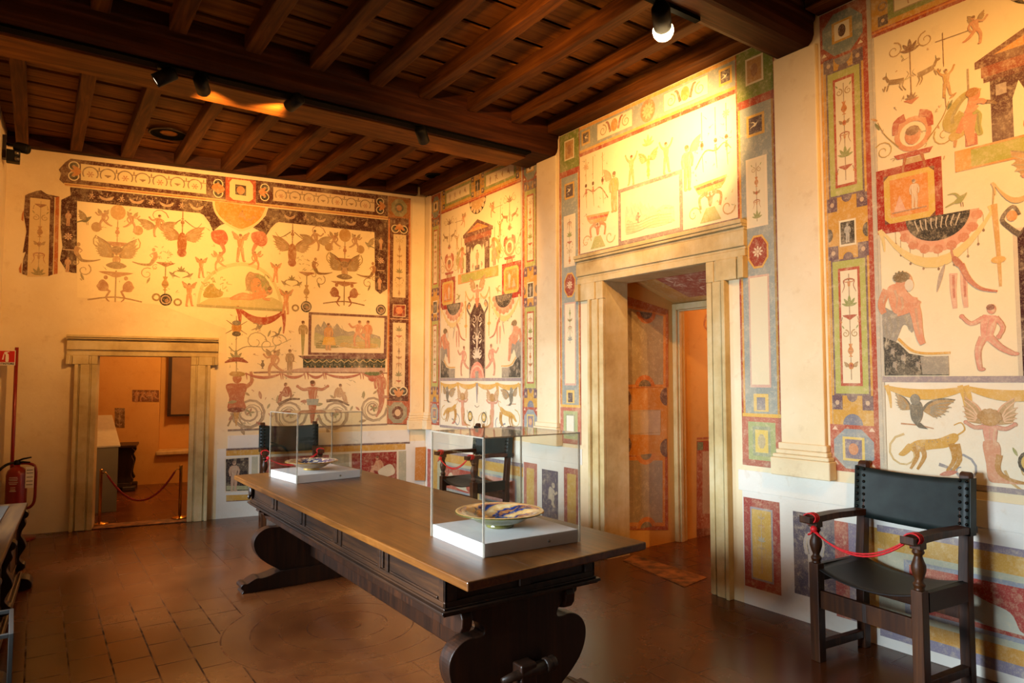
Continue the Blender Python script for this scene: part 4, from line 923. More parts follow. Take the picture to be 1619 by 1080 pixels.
def candel(P, x, z0, z1, w, cols=(BRN, RED, GRN, ORG, TAN), lay=2, seed=1, a=.8, kind=0):
    # a slender candelabrum of leaves, dishes, masks and little beasts filling a strip
    R = random.Random(seed); P.stroke([(x, z0), (x, z1)], .006, .006, cols[0], lay, a*.7, 1); z = z1-.02; k = 0; H = z1-z0
    while z > z0+.05:
        t = (k+seed) % 6; s = w*R.uniform(.8, 1.05)
        if t == 0: spray(P, x, z-s*.5, s*.6, cols[2], lay, 5, a); z -= s*.75
        elif t == 1:
            dish(P, x, z-s*.2, s*.8, .4, cols[1], lay, a)
            for f in (-1, 1): P.stroke([(x+f*s*.4, z-s*.2), (x+f*s*.46, z-s*.42)], .005, .003, cols[0], lay, a, 1); P.ell(x+f*s*.46, z-s*.46, s*.05, s*.06, cols[3], lay, a, n=8)
            z -= s*.65
        elif t == 2:
            for f in (-1, 1): scroll(P, x+f*s*.24, z-s*.3, s*.2, f, 1.3, s*.06, cols[4], lay, pi/2, a); leaf(P, x+f*s*.3, z-s*.05, s*.22, pi/2-f*.6, cols[2], lay, a)
            z -= s*.65
        elif t == 3: vase(P, x, z-s*.75, s*.7, cols[3], lay, a); z -= s*.9
        elif t == 4:
            P.ell(x, z-s*.2, s*.14, s*.18, cols[3], lay, a, n=12); P.ell(x, z-s*.2, s*.07, s*.09, cols[1], lay+1, a, n=10)
            for f in (-1, 1): wing(P, x+f*s*.1, z-s*.25, s*.38, f, cols[0], lay, .4, 3, a)
            z -= s*.6
        else:
            for f in (-1, 1): P.stroke([(x, z-.1*s), (x+f*.3*s, z-.2*s), (x+f*.25*s, z-.5*s), (x+f*.4*s, z-.85*s)], .09*s, .02*s, cols[1] if kind else FLD, lay, a, 3)
            fig(P, x, z-.5*s, .75*s, 'out', cols[3], lay, 1, a=a, legs=False); z -= s*1.0
        z -= s*.12; k += 1
def trefoil(P, x, z, s, ang=0, lay=4):                      # dark lobes rimmed in cream around an ochre leaf
    for t in (-.5, 0, .5): leaf(P, x-s*.45*cos(ang), z-s*.45*sin(ang), s*.9, ang+t*1.1, ORG, lay+5, .85, .4)
    for t in (-1.25, 1.25):
        cx_, cz_ = x+s*.5*cos(ang+t), z+s*.5*sin(ang+t)
        P.ell(cx_, cz_, s*.46, s*.46, CRM, lay, .9, n=14); P.ell(cx_, cz_, s*.36, s*.36, BLK, lay+1, .95, n=14); P.ell(cx_, cz_, s*.12, s*.12, GRY, lay+2, .7, n=8)
def rosette(P, x, z, r, c0, c1, lay=3, n=8):
    for k in range(n): an = 2*pi*k/n; P.ell(x+r*.55*cos(an), z+r*.55*sin(an), r*.3, r*.16, c1, lay, .8, n=8, rot=an)
    P.ell(x, z, r*.25, r*.25, c1, lay+1, .8, n=8)
def speck(P, x0, z0, x1, z1, n, s, cols, lay=3, seed=1, a=.6):
    R = random.Random(seed)
    for k in range(n):
        x, z = R.uniform(x0, x1), R.uniform(z0, z1); P.stroke([(x, z), (x+R.uniform(-s, s), z+R.uniform(-s, s)), (x+R.uniform(-s, s)*1.5, z+R.uniform(-s, s))], s*.35, s*.1, R.choice(cols), lay, a, 2)
def landscape(P, x0, z0, x1, z1, seed=1, lay=3, a=.85):
    R = random.Random(seed); W, H = x1-x0, z1-z0; T = lambda u, v: (x0+u*W, z0+v*H)
    P.rect(x0, z0, x1, z1, 'e6d6ae', lay, .8)
    P.poly([T(*p) for p in spline([(0, .38), (0, .66), (.05, .8), (.09, .7), (.13, .9), (.18, .76), (.22, .82), (.27, .68), (.33, .84), (.38, .7), (.5, .58), (.58, .62), (.66, .5), (.8, .56), (1, .46), (1, .3)], 2)], '9a9484', lay+1, a)
    for k in range(10): u = R.uniform(.02, .5); v = R.uniform(.5, .72); P.stroke([T(u, v+.1), T(u+.015, v), T(u+.05, v-.08)], .02*H, .008*H, '7a7468', lay+2, .5, 2)
    P.poly([T(*p) for p in spline([(0, .12), (0, .52), (.1, .46), (.25, .38), (.4, .46), (.6, .44), (.8, .40), (1, .38), (1, .1)], 3)], 'aaa878', lay+3, a)
    P.poly([T(*p) for p in spline([(.02, .05), (.03, .22), (.12, .3), (.2, .24), (.3, .2), (.35, .1), (.2, .04)], 3)], '7c804c', lay+4, a)
    P.poly([T(*p) for p in spline([(.36, .12), (.42, .26), (.55, .22), (.7, .3), (.85, .24), (.97, .2), (.9, .08), (.6, .06)], 3)], 'c2a458', lay+4, a)
    for k in range(4): v = .1+.07*k; P.stroke([T(.03, v), T(.3, v-.03), T(.6, v+.04), T(.96, v-.02)], .018*H, .012*H, R.choice(['8a7a44', '9a8a50', '7a6a3c']), lay+5, .55, 3)
    for k in range(18): u, v = R.random()*.95, R.uniform(.08, .46); P.stroke([T(u, v), T(u+.04, v+.03), T(u+.07, v-.02)], .03*H, .01*H, R.choice(['6e7848', 'b49a58', '8a8a60']), lay+5, .5, 2)
def octmed(P, x, z, rx, rz, lay=2, c=(RED, GRY, YEL, PUR, ORG)):
    P.oct(x, z, rx, rz, c[1], lay, .85); P.rect(x-rx*.55, z-rz*.6, x+rx*.55, z+rz*.6, c[2], lay+1, .85); P.rect(x-rx*.42, z-rz*.48, x+rx*.42, z+rz*.48, c[3], lay+2, .85); P.ell(x, z, rx*.25, rz*.3, c[4], lay+3, .85, n=12)
# ================================================================== RIGHT WALL PAINTINGS
R_ = Paint(right, wall_right)
# --- ochre pilaster strips beside the big bays: u0..u1, mir = inner side (red and grey lines) on the left
def strip_ochre(u0, u1, inner, seed, zt=4.03):
    P = R_.part('painted_pilaster'); W = u1-u0; X = (lambda t: u0+W*t) if inner > 0 else (lambda t: u1-W*t)
    def rc(t0, z0, t1, z1, c, lay, a=.9): x0, x1 = sorted((X(t0), X(t1))); P.rect(x0, z0, x1, z1, c, lay, a)
    rc(0, 1.02, 1, zt, OCH, 1); rc(.84, 1.02, .93, zt, RED, 2); rc(.93, 1.02, 1.0, zt, SLV, 2, .8); rc(0, 1.3, .05, 3.78, 'e0a040', 2); rc(.05, 1.3, .065, 3.78, BRN, 2, .5)
    def panel(z0, z1, sd):
        rc(.10, z0, .80, z1, GRY if 0 else PUR, 2, .85); rc(.135, z0+.012, .765, z1-.012, 'b2b25e', 3, .9); rc(.24, z0+.06, .66, z1-.06, 'b4523a', 4, .9); rc(.285, z0+.078, .615, z1-.078, CRM, 5, .95)
        candel(P, X(.45), z0+.1, z1-.1, W*.36, lay=6, seed=sd, a=.85)
        for zz, up in ((z0, -1), (z1, 1)):
            for t in (.16, .74):
                x0, x1 = sorted((X(t-.1), X(t+.1))); P.rect(x0, min(zz, zz+up*.09), x1, max(zz, zz+up*.09), PUR, 3, .9); P.ell((x0+x1)/2, zz+up*.045, .014, .016, 'c8a888', 4, .9, n=8)
            P.ell(X(.45), zz+up*.0, W*.1, .04, PUR, 3, .85, 0 if up > 0 else pi, pi if up > 0 else 2*pi, 10)
    panel(2.78, 3.62, seed); panel(1.50, 2.375, seed+3)
    x = X(.45); P.rect(x-.055, 2.455, x+.055, 2.625, CRM, 3); P.rect(x-.045, 2.468, x+.045, 2.612, '3a342a', 4); fig(P, x, 2.54, .12, 'stand', SLV, 5, hair=GRY, dark=GRY)
    for t, a0 in ((.07, -pi/2), (.83, pi/2)):
        P.ell(X(t), 2.54, .03, .045, '4a4038', 3, .85, (a0 if inner > 0 else a0+pi), (a0 if inner > 0 else a0+pi)+pi, 10)
    rc(0, 1.02, .84, 1.315, 'b2503c', 2, .9); P.ell(x, 1.315, W*.19, .07, '7c7c86', 3, .9, 0, pi, 12); octmed(P, x, 1.165, W*.38, .125, 3, (RED, '8a9498', 'e0c060', '7a6e80', 'd08a60'))
    for t, z in ((.1, 1.28), (.8, 1.28), (.1, 1.06), (.8, 1.06)): P.poly([(X(t)-.02, z), (X(t)+.02, z), (X(t), z+.025)], 'e0b8a0', 3, .7)
    rc(0, 3.70, .93, zt, 'a4442c', 2, .9); P.ell(x, 3.70, W*.17, .055, '7c7474', 3, .85, pi, 2*pi, 12); P.oct(x, 3.86, W*.4, .14, '7e8a80', 3, .9); P.rect(x-.068, 3.80, x+.068, 3.94, OCH, 4); P.rect(x-.05, 3.815, x+.05, 3.925, CRM, 5); P.ell(x, 3.87, .026, .042, '5a3a30', 6, .9, n=12)
    for t in (.08, .8): P.poly([(X(t)-.018, 3.735), (X(t)+.018, 3.735), (X(t), 3.76)], CRM, 4, .8)
strip_ochre(-2.42, -2.085, 1, 2); strip_ochre(-5.83, -5.535, -1, 2); strip_ochre(-7.86, -7.60, 1, 4)
# --- grey strips on either side of the door bay
def strip_grey(u0, u1, inner, seed):
    P = R_.part('painted_pilaster'); W = u1-u0; X = (lambda t: u0+W*t) if inner > 0 else (lambda t: u1-W*t)
    def rc(t0, z0, t1, z1, c, lay, a=.9): x0, x1 = sorted((X(t0), X(t1))); P.rect(x0, z0, x1, z1, c, lay, a)
    rc(0, .99, 1, 4.03, '9aa096', 1, .92); rc(0, 1.33, .05, 4.03, RED, 2); rc(.05, 1.33, .10, 4.03, 'd89a44', 2); rc(.90, 1.33, .95, 4.03, 'd89a44', 2); rc(.95, 1.33, 1, 4.03, RED, 2)
    rc(.03, 3.66, .97, 4.03, '7d8a3e', 2, .95); rc(.0, 3.60, 1, 3.66, RED, 2); x = X(.5)
    P.rect(x-.075, 3.76, x+.075, 3.96, CRM, 3); P.rect(x-.06, 3.775, x+.06, 3.945, 'c08e50', 4); P.ell(x, 3.86, .03, .05, 'a87850', 5, .9, n=10)
    def dsq(z, s=.055): P.rect(x-s-.02, z-s-.025, x+s+.02, z+s+.025, 'd8a850', 3); P.rect(x-s, z-s*1.1, x+s, z+s*1.1, '5a4a4c', 4); bird(P, x, z, .07, 1, CRM, 5)
    dsq(3.45)
    P.rect(x-.085, 2.70, x+.085, 3.21, 'b45a44', 3, .85); P.rect(x-.068, 2.715, x+.068, 3.195, CRM, 4, .95); candel(P, x, 2.74, 3.17, .10, lay=5, seed=seed)
    P.rect(x-.088, 2.70, x+.088, 3.21, 'b45a44', 3, 0.)
    P.oct(x, 2.52, .085, .12, 'e0a848', 3); P.oct(x, 2.52, .072, .105, 'a03a26', 4); rosette(P, x, 2.52, .05, RED, 'e8c8a0', 5)
    P.rect(x-.085, 1.545, x+.085, 2.35, 'd09a8a', 3, .7); P.rect(x-.072, 1.565, x+.072, 2.335, CRM, 4, .95)
    if seed == 5: candel(P, x, 1.95, 2.30, .10, (BRN, BLK, GRY, GRN, TAN), lay=5, seed=3)
    P.rect(x-.06, 1.375, x+.06, 1.50, 'e2bc64', 3); P.rect(x-.034, 1.385, x+.034, 1.475, '8c8688' if inner > 0 else '5a4a4c', 4)
    rc(.02, 1.335, .98, 1.36, 'e0b050', 3); rc(0, .99, 1, 1.335, 'b8604c', 2, .85); rc(.16, 1.03, .84, 1.30, 'a9b078', 3, .9); rc(.28, 1.06, .72, 1.27, '8f9a7c', 4, .8)
    if inner > 0: rc(.34, 1.085, .66, 1.245, 'e2c468', 5); P.oct(x, 1.165, .03, .05, '9a8a60', 6, .6)
    else: rc(.34, 1.085, .68, 1.255, 'e8e2cc', 5)
    rc(0, .985, 1, 1.025, 'a4483a', 4, .8)
strip_grey(-3.09, -2.765, 1, 2); strip_grey(-5.18, -4.87, -1, 5)
# --- the two great bays share one design; u is measured from the bay's left edge
BW = 1.77
def bay(u0, seed):
    q = lambda px, py: (lambda t: (t[0]+2.08+u0, t[1]))(rw(px, py))          # from the right-hand bay
    X = lambda d: u0+d
    mid = u0+BW/2
    P = R_.part('painted_frieze'); P.rect(X(0), 3.775, X(BW), 4.03, OCH, 1); P.rect(X(0), 3.735, X(BW), 3.775, RED, 1); P.rect(X(0), 3.755, X(BW), 3.768, 'd8803a', 2)
    for s0, s1 in ((.10, .74), (BW-.74, BW-.10)):
        P.rect(X(s0), 3.81, X(s1), 4.01, '8c9654', 2); P.rect(X(s0+.035), 3.84, X(s1-.035), 3.98, CRM, 3, .95); P.frame(X(s0+.035), 3.84, X(s1-.035), 3.98, .006, BRN, 4, .6)
        for k in range(4): fig(P, X(s0+.13+k*.12), 3.905, .09, ('sit', 'stand', 'run', 'crouch')[(k+seed) % 4], 'b08a62', 4, hair=BRN)
        for sx in (s0-.03, s1+.03):
            for zz in (3.82, 4.0): P.rect(X(sx-.03), zz-.032, X(sx+.03), zz+.032, '5a4648', 3); P.ell(X(sx), zz, .011, .012, 'd8b890', 4, n=8)
            P.ring(X(sx), 3.91, .018, .03, BRN, 3, .7, n=12)
    P.rect(mid-.05, 3.84, mid+.05, 3.97, '3a3630', 3); fig(P, mid, 3.905, .1, 'stand', SLV, 4)
    for zz in (3.80, 4.01): P.ring(mid, zz, .022, .036, BRN, 3, .7, n=12)
    P = R_.part('painted_field'); P.rect(X(0), 1.62, X(BW), 3.735, 'ecdcb2', 0, .6)
    P.ell(mid, 3.735, .185, .17, BLK, 2, .9, pi, 2*pi, 18); P.ell(mid, 3.735, .15, .125, 'c8a068', 3, .9, pi, 2*pi, 16)
    for k in range(7): t = pi+pi*(k+.5)/7; P.ell(mid+.155*cos(t), 3.735+.14*sin(t), .028, .026, 'd8b48a', 3, .8, n=8)
    # aedicule with pediment
    zE = 3.30
    P.poly([(mid-.33, zE+.06), (mid, 3.50), (mid+.33, zE+.06), (mid+.33, zE+.02), (mid-.33, zE+.02)], '6a3c34', 3); P.poly([(mid-.24, zE+.07), (mid, 3.455), (mid+.24, zE+.07)], 'cf8a40', 4); P.stroke([(mid-.1, zE+.1), (mid, zE+.12), (mid+.1, zE+.1)], .03, .02, 'b05a34', 5, .8)
    P.rect(mid-.30, zE-.04, mid+.30, zE+.02, '93503a', 3); P.rect(mid-.29, zE-.07, mid+.29, zE-.04, '6a3c34', 3)
    P.rect(mid-.26, 2.89, mid+.26, zE-.07, '5c3a34', 3); P.poly([(mid-.16, 2.89), (mid-.16, 3.1), (mid-.13, 3.19)]+[(mid+.1*cos(t), 3.12+.08*sin(t)) for t in [pi*(1-i/10) for i in range(11)]]+[(mid+.13, 3.19), (mid+.16, 3.1), (mid+.16, 2.89)], CRM, 4, .95)
    fig(P, mid, 3.03, .21, 'stand', 'c89060', 5); P.rect(mid-.05, 2.895, mid+.05, 2.95, '7a6a58', 5)
    for f in (-1, 1): fig(P, mid+f*.11, 2.94, .11, 'crouch', FLE, 5, -f); P.rect(mid+f*.21-.025, 3.14, mid+f*.21+.025, 3.2, 'a89888', 4)
    P.rect(X(.44), 2.77, X(BW-.44), 2.89, 'a8a850', 3); P.frame(X(.44), 2.77, X(BW-.44), 2.89, .012, 'c88a3c', 4, .8); P.rect(X(.44), 2.77, X(.52), 2.89, 'd89a4a', 4); P.rect(X(BW-.52), 2.77, X(BW-.44), 2.89, 'd89a4a', 4)
    for f, D in ((1, 0), (-1, BW)):
        A = lambda d: u0+D+f*d
        # outer candelabrum column
        for s in (-1, 1): goat(P, A(.22)+s*.085, 3.40, .15, s, '8a6a40', 3); scroll(P, A(.22)+s*.09, 3.60, .05, s, 1.3, .008, TAN, 3, pi/2)
        spray(P, A(.22), 3.56, .08, BRN, 3, 5); P.stroke([(A(.22), 3.62), (A(.22), 3.28)], .006, .006, BRN, 3); dish(P, A(.22), 3.26, .09, .4, 'c07050', 3); spray(P, A(.22), 3.27, .05, BRN, 4, 5)
        P.ring(A(.22), 3.06, .075, .105, 'cf8458', 3, .8, n=18); P.ell(A(.22), 3.05, .045, .055, FLE, 4, .9, n=12); P.ell(A(.22), 3.08, .04, .03, BRN, 5, .8, n=10)
        for s in (-1, 1): P.stroke([(A(.22)+s*.04, 3.17), (A(.22)+s*.09, 3.15), (A(.22)+s*.1, 3.08)], .05, .03, 'b0402c', 4, .85, 3); scroll(P, A(.22)+s*.17, 3.0, .06, s, 1.4, .008, 'b09048', 3, 2.5); P.stroke([(A(.22)+s*.08, 3.0), (A(.22)+s*.16, 3.1), (A(.22)+s*.2, 3.19)], .008, .004, 'a08040', 3); leaf(P, A(.22)+s*.19, 3.14, .06, pi/2-s*.5, DGRN, 3); leaf(P, A(.22)+s*.2, 3.2, .05, pi/2-s, 'b07838', 3)
        P.poly([(A(.22)-.11, 2.955), (A(.22)+.11, 2.955), (A(.22)+.09, 2.925), (A(.22)-.09, 2.925)], 'b05040', 4); P.poly([(A(.22)-.06, 2.92), (A(.22)+.06, 2.92), (A(.22)+.05, 2.78), (A(.22), 2.72), (A(.22)-.05, 2.78)], 'b89a6a', 3, .8)
        for s in (-1, 1): P.stroke([(A(.22)+s*.045, 2.93), (A(.22)+s*.06, 2.86), (A(.22)+s*.055, 2.8)], .018, .008, 'a85a34', 4)
        speck(P, A(.22)-.18, 2.76, A(.22)+.18, 3.66, 26, .022, [BRN, 'a08850', GRN, 'b07848'], 3, seed+f)
        # bow-drawing putto on the pediment, hanging sprite, draped woman with urn
        putto(P, A(.57), 3.545, .17, 'run', -f, '6a5040', 4); P.stroke([(A(.36), 3.56), (A(.54), 3.555)], .006, .004, '8a6a50', 4); P.stroke([(A(.40), 3.60), (A(.40), 3.40)], .004, .004, BRN, 4)
        fig(P, A(.41), 3.30, .16, 'up', 'c09448', 4); P.stroke([(A(.40), 3.26), (A(.405), 3.16)], .006, .003, BRN, 4)
        def TW(pts): return [(lambda t: (u0+D+f*(t[0]+2.08), t[1]))(rw(1260+x/3.6, y/3.6)) for x, y in pts]
        P.stroke(TW([(1048, 516), (1000, 520), (940, 560), (895, 620), (862, 690), (880, 725), (925, 690), (960, 650)]), .022, .085, 'b4a258', 3, .85, 4); P.stroke(TW([(1020, 518), (950, 565), (890, 660), (890, 705)]), .012, .02, '8e8444', 4, .7, 4)
        P.poly(spline(TW([(985, 640), (1020, 620), (1055, 650), (1050, 710), (1062, 760), (1030, 770), (1010, 720), (990, 690)]), 3, True), 'a9a65c', 4, .85); P.stroke(TW([(1030, 640), (1035, 700), (1045, 760)]), .012, .006, '7e7c40', 5, .7)
        P.poly(spline(TW([(865, 780), (900, 745), (970, 735), (960, 765), (905, 800), (880, 805)]), 3, True), 'c0a458', 3, .8); P.stroke(TW([(905, 800), (900, 840)]), .02, .012, 'c08a58', 3, .8, 1)
        P.poly(spline(TW([(985, 565), (1025, 570), (1020, 610), (1000, 640), (1008, 680), (960, 690), (955, 650), (970, 610)]), 3, True), 'd8926c', 6); P.stroke(TW([(985, 660), (985, 740), (995, 825)]), .075, .03, 'd8946e', 6); P.stroke(TW([(968, 670), (940, 720), (920, 760)]), .05, .03, 'd08a62', 5)
        P.stroke(TW([(1015, 580), (1055, 575), (1075, 585)]), .032, .022, 'd8926c', 7); P.stroke(TW([(1070, 580), (1110, 580), (1140, 592)]), .022, .014, '7a5a40', 6); P.ell(*TW([(1012, 540)])[0], .03, .04, 'd08c64', 7, n=12); P.ell(*TW([(1000, 528)])[0], .034, .026, 'b07c44', 8, n=10); P.stroke(TW([(965, 625), (1000, 632), (1030, 600)]), .026, .02, 'dc9a74', 8)
        vase(P, A(.525), 2.98, .10, 'a8a060', 3); P.rect(A(.525)-.03, 2.90, A(.525)+.03, 2.965, 'c07a60', 3); P.stroke([(A(.52), 3.34), (A(.52), 3.1)], .01, .01, 'a08868', 3)
        # framed red panel
        x0, x1 = sorted((A(0), A(.37))); P.rect(x0, 2.49, x1, 2.885, 'a4301e', 3, .95); x0, x1 = sorted((A(.045), A(.33)))
        P.rect(x0, 2.545, x1, 2.84, '6a3420', 4); P.poly([(x0, 2.575), (x0+.03, 2.545), (x1-.03, 2.545), (x1, 2.575), (x1, 2.81), (x1-.03, 2.84), (x0+.03, 2.84), (x0, 2.81)], 'd4b050', 5)
        x0, x1 = sorted((A(.08), A(.295))); P.rect(x0, 2.58, x1, 2.81, 'd8893a', 6); fig(P, A(.22), 2.70, .17, 'stand', 'e0c8a8', 7, f, hair='8a7060', dark='a07850'); P.poly([(A(.10), 2.61), (A(.17), 2.61), (A(.135), 2.71)], 'dca88a', 7); P.stroke([(x0+.01, 2.605), (x1-.01, 2.61)], .008, .008, '9a6a48', 7, .8, 1)
        # half-round bowl with scalloped fringe, garlands, peacock
        bx = A(.335); P.ell(bx, 2.545, .215, .21, 'd89a78', 2, .85, pi, 2*pi, 18)
        for k in range(9): t = pi+pi*(k+.5)/9; P.ell(bx+.205*cos(t), 2.545+.195*sin(t), .03, .028, 'c8805c', 2, .85, n=8); P.stroke([(bx+.235*cos(t), 2.545+.22*sin(t)), (bx+.235*cos(t), 2.46+.22*sin(t))], .003, .003, '8a6a50', 2, .7, 1); P.ell(bx+.235*cos(t), 2.455+.22*sin(t), .007, .009, '7a5a40', 2, .8, n=6)
        P.ell(bx, 2.545, .17, .145, '3c3830', 4, .92, pi, 2*pi, 18)
        for k in range(9): P.stroke([(bx-.12+.03*k, 2.535), (bx-.11+.026*k, 2.50-.01*(k % 3)), (bx-.1+.025*k, 2.47)], .008, .004, 'a8a090', 5, .6, 2)
        bird(P, A(.46), 2.61, .13, f, '9a9a5a', 4)
        garland(P, A(.03), 2.50, A(.62), 2.53, .24, .06, 'dcc070', 2, .7, 'b8a868'); P.stroke([(A(.62), 2.55), (A(.63), 2.32), (A(.635), 2.10)], .03, .012, 'c89a50', 3); P.ell(A(.63), 2.245, .035, .02, 'd4a858', 4, n=10)
        P.blob([(A(.405), 2.285), (A(.425), 2.295), (A(.46), 2.25), (A(.45), 2.225), (A(.42), 2.245)], 'b0684a', 6); P.stroke([(A(.415), 2.28), (A(.405), 2.33), (A(.42), 2.35)], .014, .01, 'c08060', 4); P.stroke([(A(.45), 2.245), (A(.485), 2.16), (A(.54), 2.10), (A(.62), 2.075)], .034, .01, 'b8664c', 6)
        for d in (.41, .465): P.stroke([(A(d), 2.20), (A(d-.004), 2.1), (A(d+.002), 2.0)], .042, .022, 'cf8f7c', 3, .6); P.stroke([(A(d), 2.19), (A(d), 2.06)], .014, .01, 'b04a3c', 4, .7, 1)
        P.blob([(A(.37), 2.26), (A(.35), 2.17), (A(.32), 2.1), (A(.335), 2.2)], 'a89888', 3)
        # seated river man on drapery over a dark base, traced in the right-hand bay
        def TQ(pts): return [(lambda t: (u0+D+f*(t[0]+2.08), t[1]))(rw(1260+x/3.858, 280+y/3.858)) for x, y in pts]
        P.poly(spline(TQ([(528, 800), (600, 825), (700, 815), (716, 900), (704, 950), (676, 910), (650, 905), (625, 960), (590, 1040), (535, 1070), (526, 940)]), 3, True), '989080', 3)
        for k in ([(560, 850), (580, 930), (555, 1020)], [(610, 850), (620, 900), (595, 980)], [(660, 850), (675, 890), (690, 935)], [(540, 900), (550, 980), (540, 1040)]): P.stroke(TQ(k), .014, .006, '6e6a5e', 4, .7)
        P.stroke(TQ([(552, 690), (522, 760), (520, 800), (534, 832)]), .055, .034, 'cd8058', 4)
        P.poly(spline(TQ([(556, 676), (600, 652), (640, 668), (672, 720), (690, 775), (650, 830), (600, 832), (574, 790), (560, 730)]), 3, True), 'd68c64', 5)
        P.stroke(TQ([(610, 815), (668, 800), (722, 765), (738, 748)]), .075, .05, 'd08660', 6); P.stroke(TQ([(715, 790), (732, 850), (742, 920), (756, 985), (772, 1020)]), .068, .03, 'd68c66', 6)
        P.stroke(TQ([(640, 700), (690, 745), (735, 752)]), .05, .03, 'd9926c', 7); P.ell(*TQ([(656, 640)])[0], .048, .058, 'd08a62', 6, n=14); P.ell(*TQ([(640, 612)])[0], .05, .032, '7a6440', 7, n=12); P.ell(*TQ([(688, 660)])[0], .026, .036, 'd8ccb0', 7, n=10)
        for k in ([(600, 690), (615, 740), (610, 800)], [(640, 730), (650, 780), (640, 815)], [(728, 800), (738, 880), (752, 960)], [(545, 720), (530, 770)]): P.stroke(TQ(k), .016, .008, 'a85c3c', 7, .6, 3)
        for k in range(7): t = k*.5+.4; P.stroke([TQ([(640+34*cos(t), 615-28*sin(t))])[0], TQ([(640+50*cos(t), 612-40*sin(t))])[0]], .014, .006, '5c5030', 8, .8, 1)
        P.poly([(A(.015), 1.86), (A(.10), 1.82), (A(.16), 1.755), (A(.25), 1.735), (A(.37), 1.735), (A(.37), 1.625), (A(.015), 1.625)], '4a463c', 3, .92); P.stroke([(A(.10), 1.845), (A(.17), 1.775), (A(.25), 1.752), (A(.38), 1.752)], .016, .014, 'd8a040', 4)
        P.poly([(A(.22), 1.735), (A(.37), 1.735), (A(.37), 1.63), (A(.23), 1.63)], '8a8272', 4, .8)
        for g in ((.06, 1.76), (.12, 1.72), (.2, 1.68), (.07, 1.68)): fig(P, A(g[0]), g[1], .10, 'crouch', '9a8a78', 5, f, hair='4a4038', dark='2a2620')
        # running figure
        fig(P, A(.56), 1.83, .36, 'run', 'd8937a', 3, f, hair='8a5a48')
    # central maroon strip with half figure
    P.rect(mid-.185, 1.62, mid+.185, 2.40, 'c8b89a', 2, .8); P.rect(mid-.165, 1.62, mid+.165, 2.38, '43211c', 3, .95)
    for f in (-1, 1): P.stroke([(mid+f*.15, 2.36), (mid+f*.19, 2.40), (mid+f*.23, 2.46), (mid+f*.18, 2.52), (mid+f*.15, 2.47)], .03, .014, '4a4038', 4); P.ell(mid+f*.185, 2.47, .025, .03, 'd09050', 5, n=10)
    P.poly([(mid-.15, 2.38), (mid+.15, 2.38), (mid+.06, 2.50), (mid-.06, 2.50)], '43211c', 3)
    for k, z in enumerate((2.28, 2.08, 1.90)):
        for f in (-1, 1): scroll(P, mid+f*.07, z+.03, .05, f, 1.1, .012, 'd8c8b0', 4, pi/2, .7); leaf(P, mid+f*.04, z-.06, .08, pi/2-f*.9, 'd8c8b0', 4, .7)
    fig(P, mid, 2.06, .17, 'stand', 'e0d0b4', 5, hair='b8a080', dark='8a7060'); spray(P, mid, 1.86, .12, 'd8c8b0', 4, 7, .8, 1.4); P.stroke([(mid, 2.35), (mid, 1.8)], .008, .008, 'd8c8b0', 4, .6)
    P.ell(mid, 1.62, .155, .19, 'd8846c', 4, .9, 0, pi, 18); P.ring(mid, 1.62, .13, .15, 'e0a890', 5, .7, 0, pi, 14); P.rect(mid-.035, 1.62, mid+.035, 1.70, '8a8478', 6)
    fig(P, mid, 2.55, .34, 'out', 'd89070', 4, legs=False); P.poly([(mid-.05, 2.56), (mid+.05, 2.56), (mid+.02, 2.45), (mid-.02, 2.45)], 'c8805c', 6)
    for f in (-1, 1): garland(P, mid+f*.08, 2.60, mid+f*.26, 2.66, .08, .03, 'c8a060', 5, .8, GRN); P.stroke([(mid+f*.26, 2.66), (mid+f*.27, 2.55)], .012, .006, 'a88a50', 4); wing(P, mid+f*.04, 2.68, .2, f, '8a7a50', 3, .4, 4)
    R_.part('painted_border'); P.rect(X(0), 1.585, X(BW), 1.62, '96888a', 3, .85); P.rect(X(0), 1.00, X(BW), 1.03, '8c8086', 3, .8); P.rect(X(0)-.004, 1.03, X(.012), 3.735, SLV, 2, .7); P.rect(X(BW-.012), 1.03, X(BW)+.004, 3.735, SLV, 2, .7)
    # lower panel: garlands, eagles, hounds held by winged half figures
    P = R_.part('painted_panel'); P.rect(X(.015), 1.03, X(BW-.015), 1.585, 'f0e6cc', 1, .7)
    for k in range(4): a0 = .04+k*.43; garland(P, X(a0), 1.55, X(a0+.40), 1.55, .035, .06, 'd8a848', 2, .85, 'a0a080'); P.stroke([(X(a0+.415), 1.56), (X(a0+.41), 1.48), (X(a0+.42), 1.41)], .03, .01, 'c89c4c', 3)
    for f, D in ((1, 0), (-1, BW)):
        A = lambda d: u0+D+f*d
        
        for s in (-1, 1): wing(P, A(.19)+f*s*.03, 1.425, .13 if s < 0 else .19, f*s, '6e6858', 3, .42 if s < 0 else .12, 6, .85)
        P.blob([(A(.165), 1.46), (A(.215), 1.47), (A(.225), 1.40), (A(.20), 1.345), (A(.165), 1.36), (A(.155), 1.41)], '7a7464', 5, .9); P.ell(A(.185), 1.485, .028, .032, '8c8674', 6, n=12); P.poly([(A(.17), 1.35), (A(.21), 1.35), (A(.25), 1.315), (A(.20), 1.32)], '6e6858', 4)
        for k in range(8): P.stroke([(A(.17+.012*(k % 4)), 1.45-.035*(k//4)), (A(.172+.012*(k % 4)), 1.42-.035*(k//4))], .006, .003, '4e4a3e', 6, .7, 1)
        P.stroke([(A(.10), 1.34), (A(.2), 1.335), (A(.28), 1.32)], .01, .006, 'c08a60', 3)
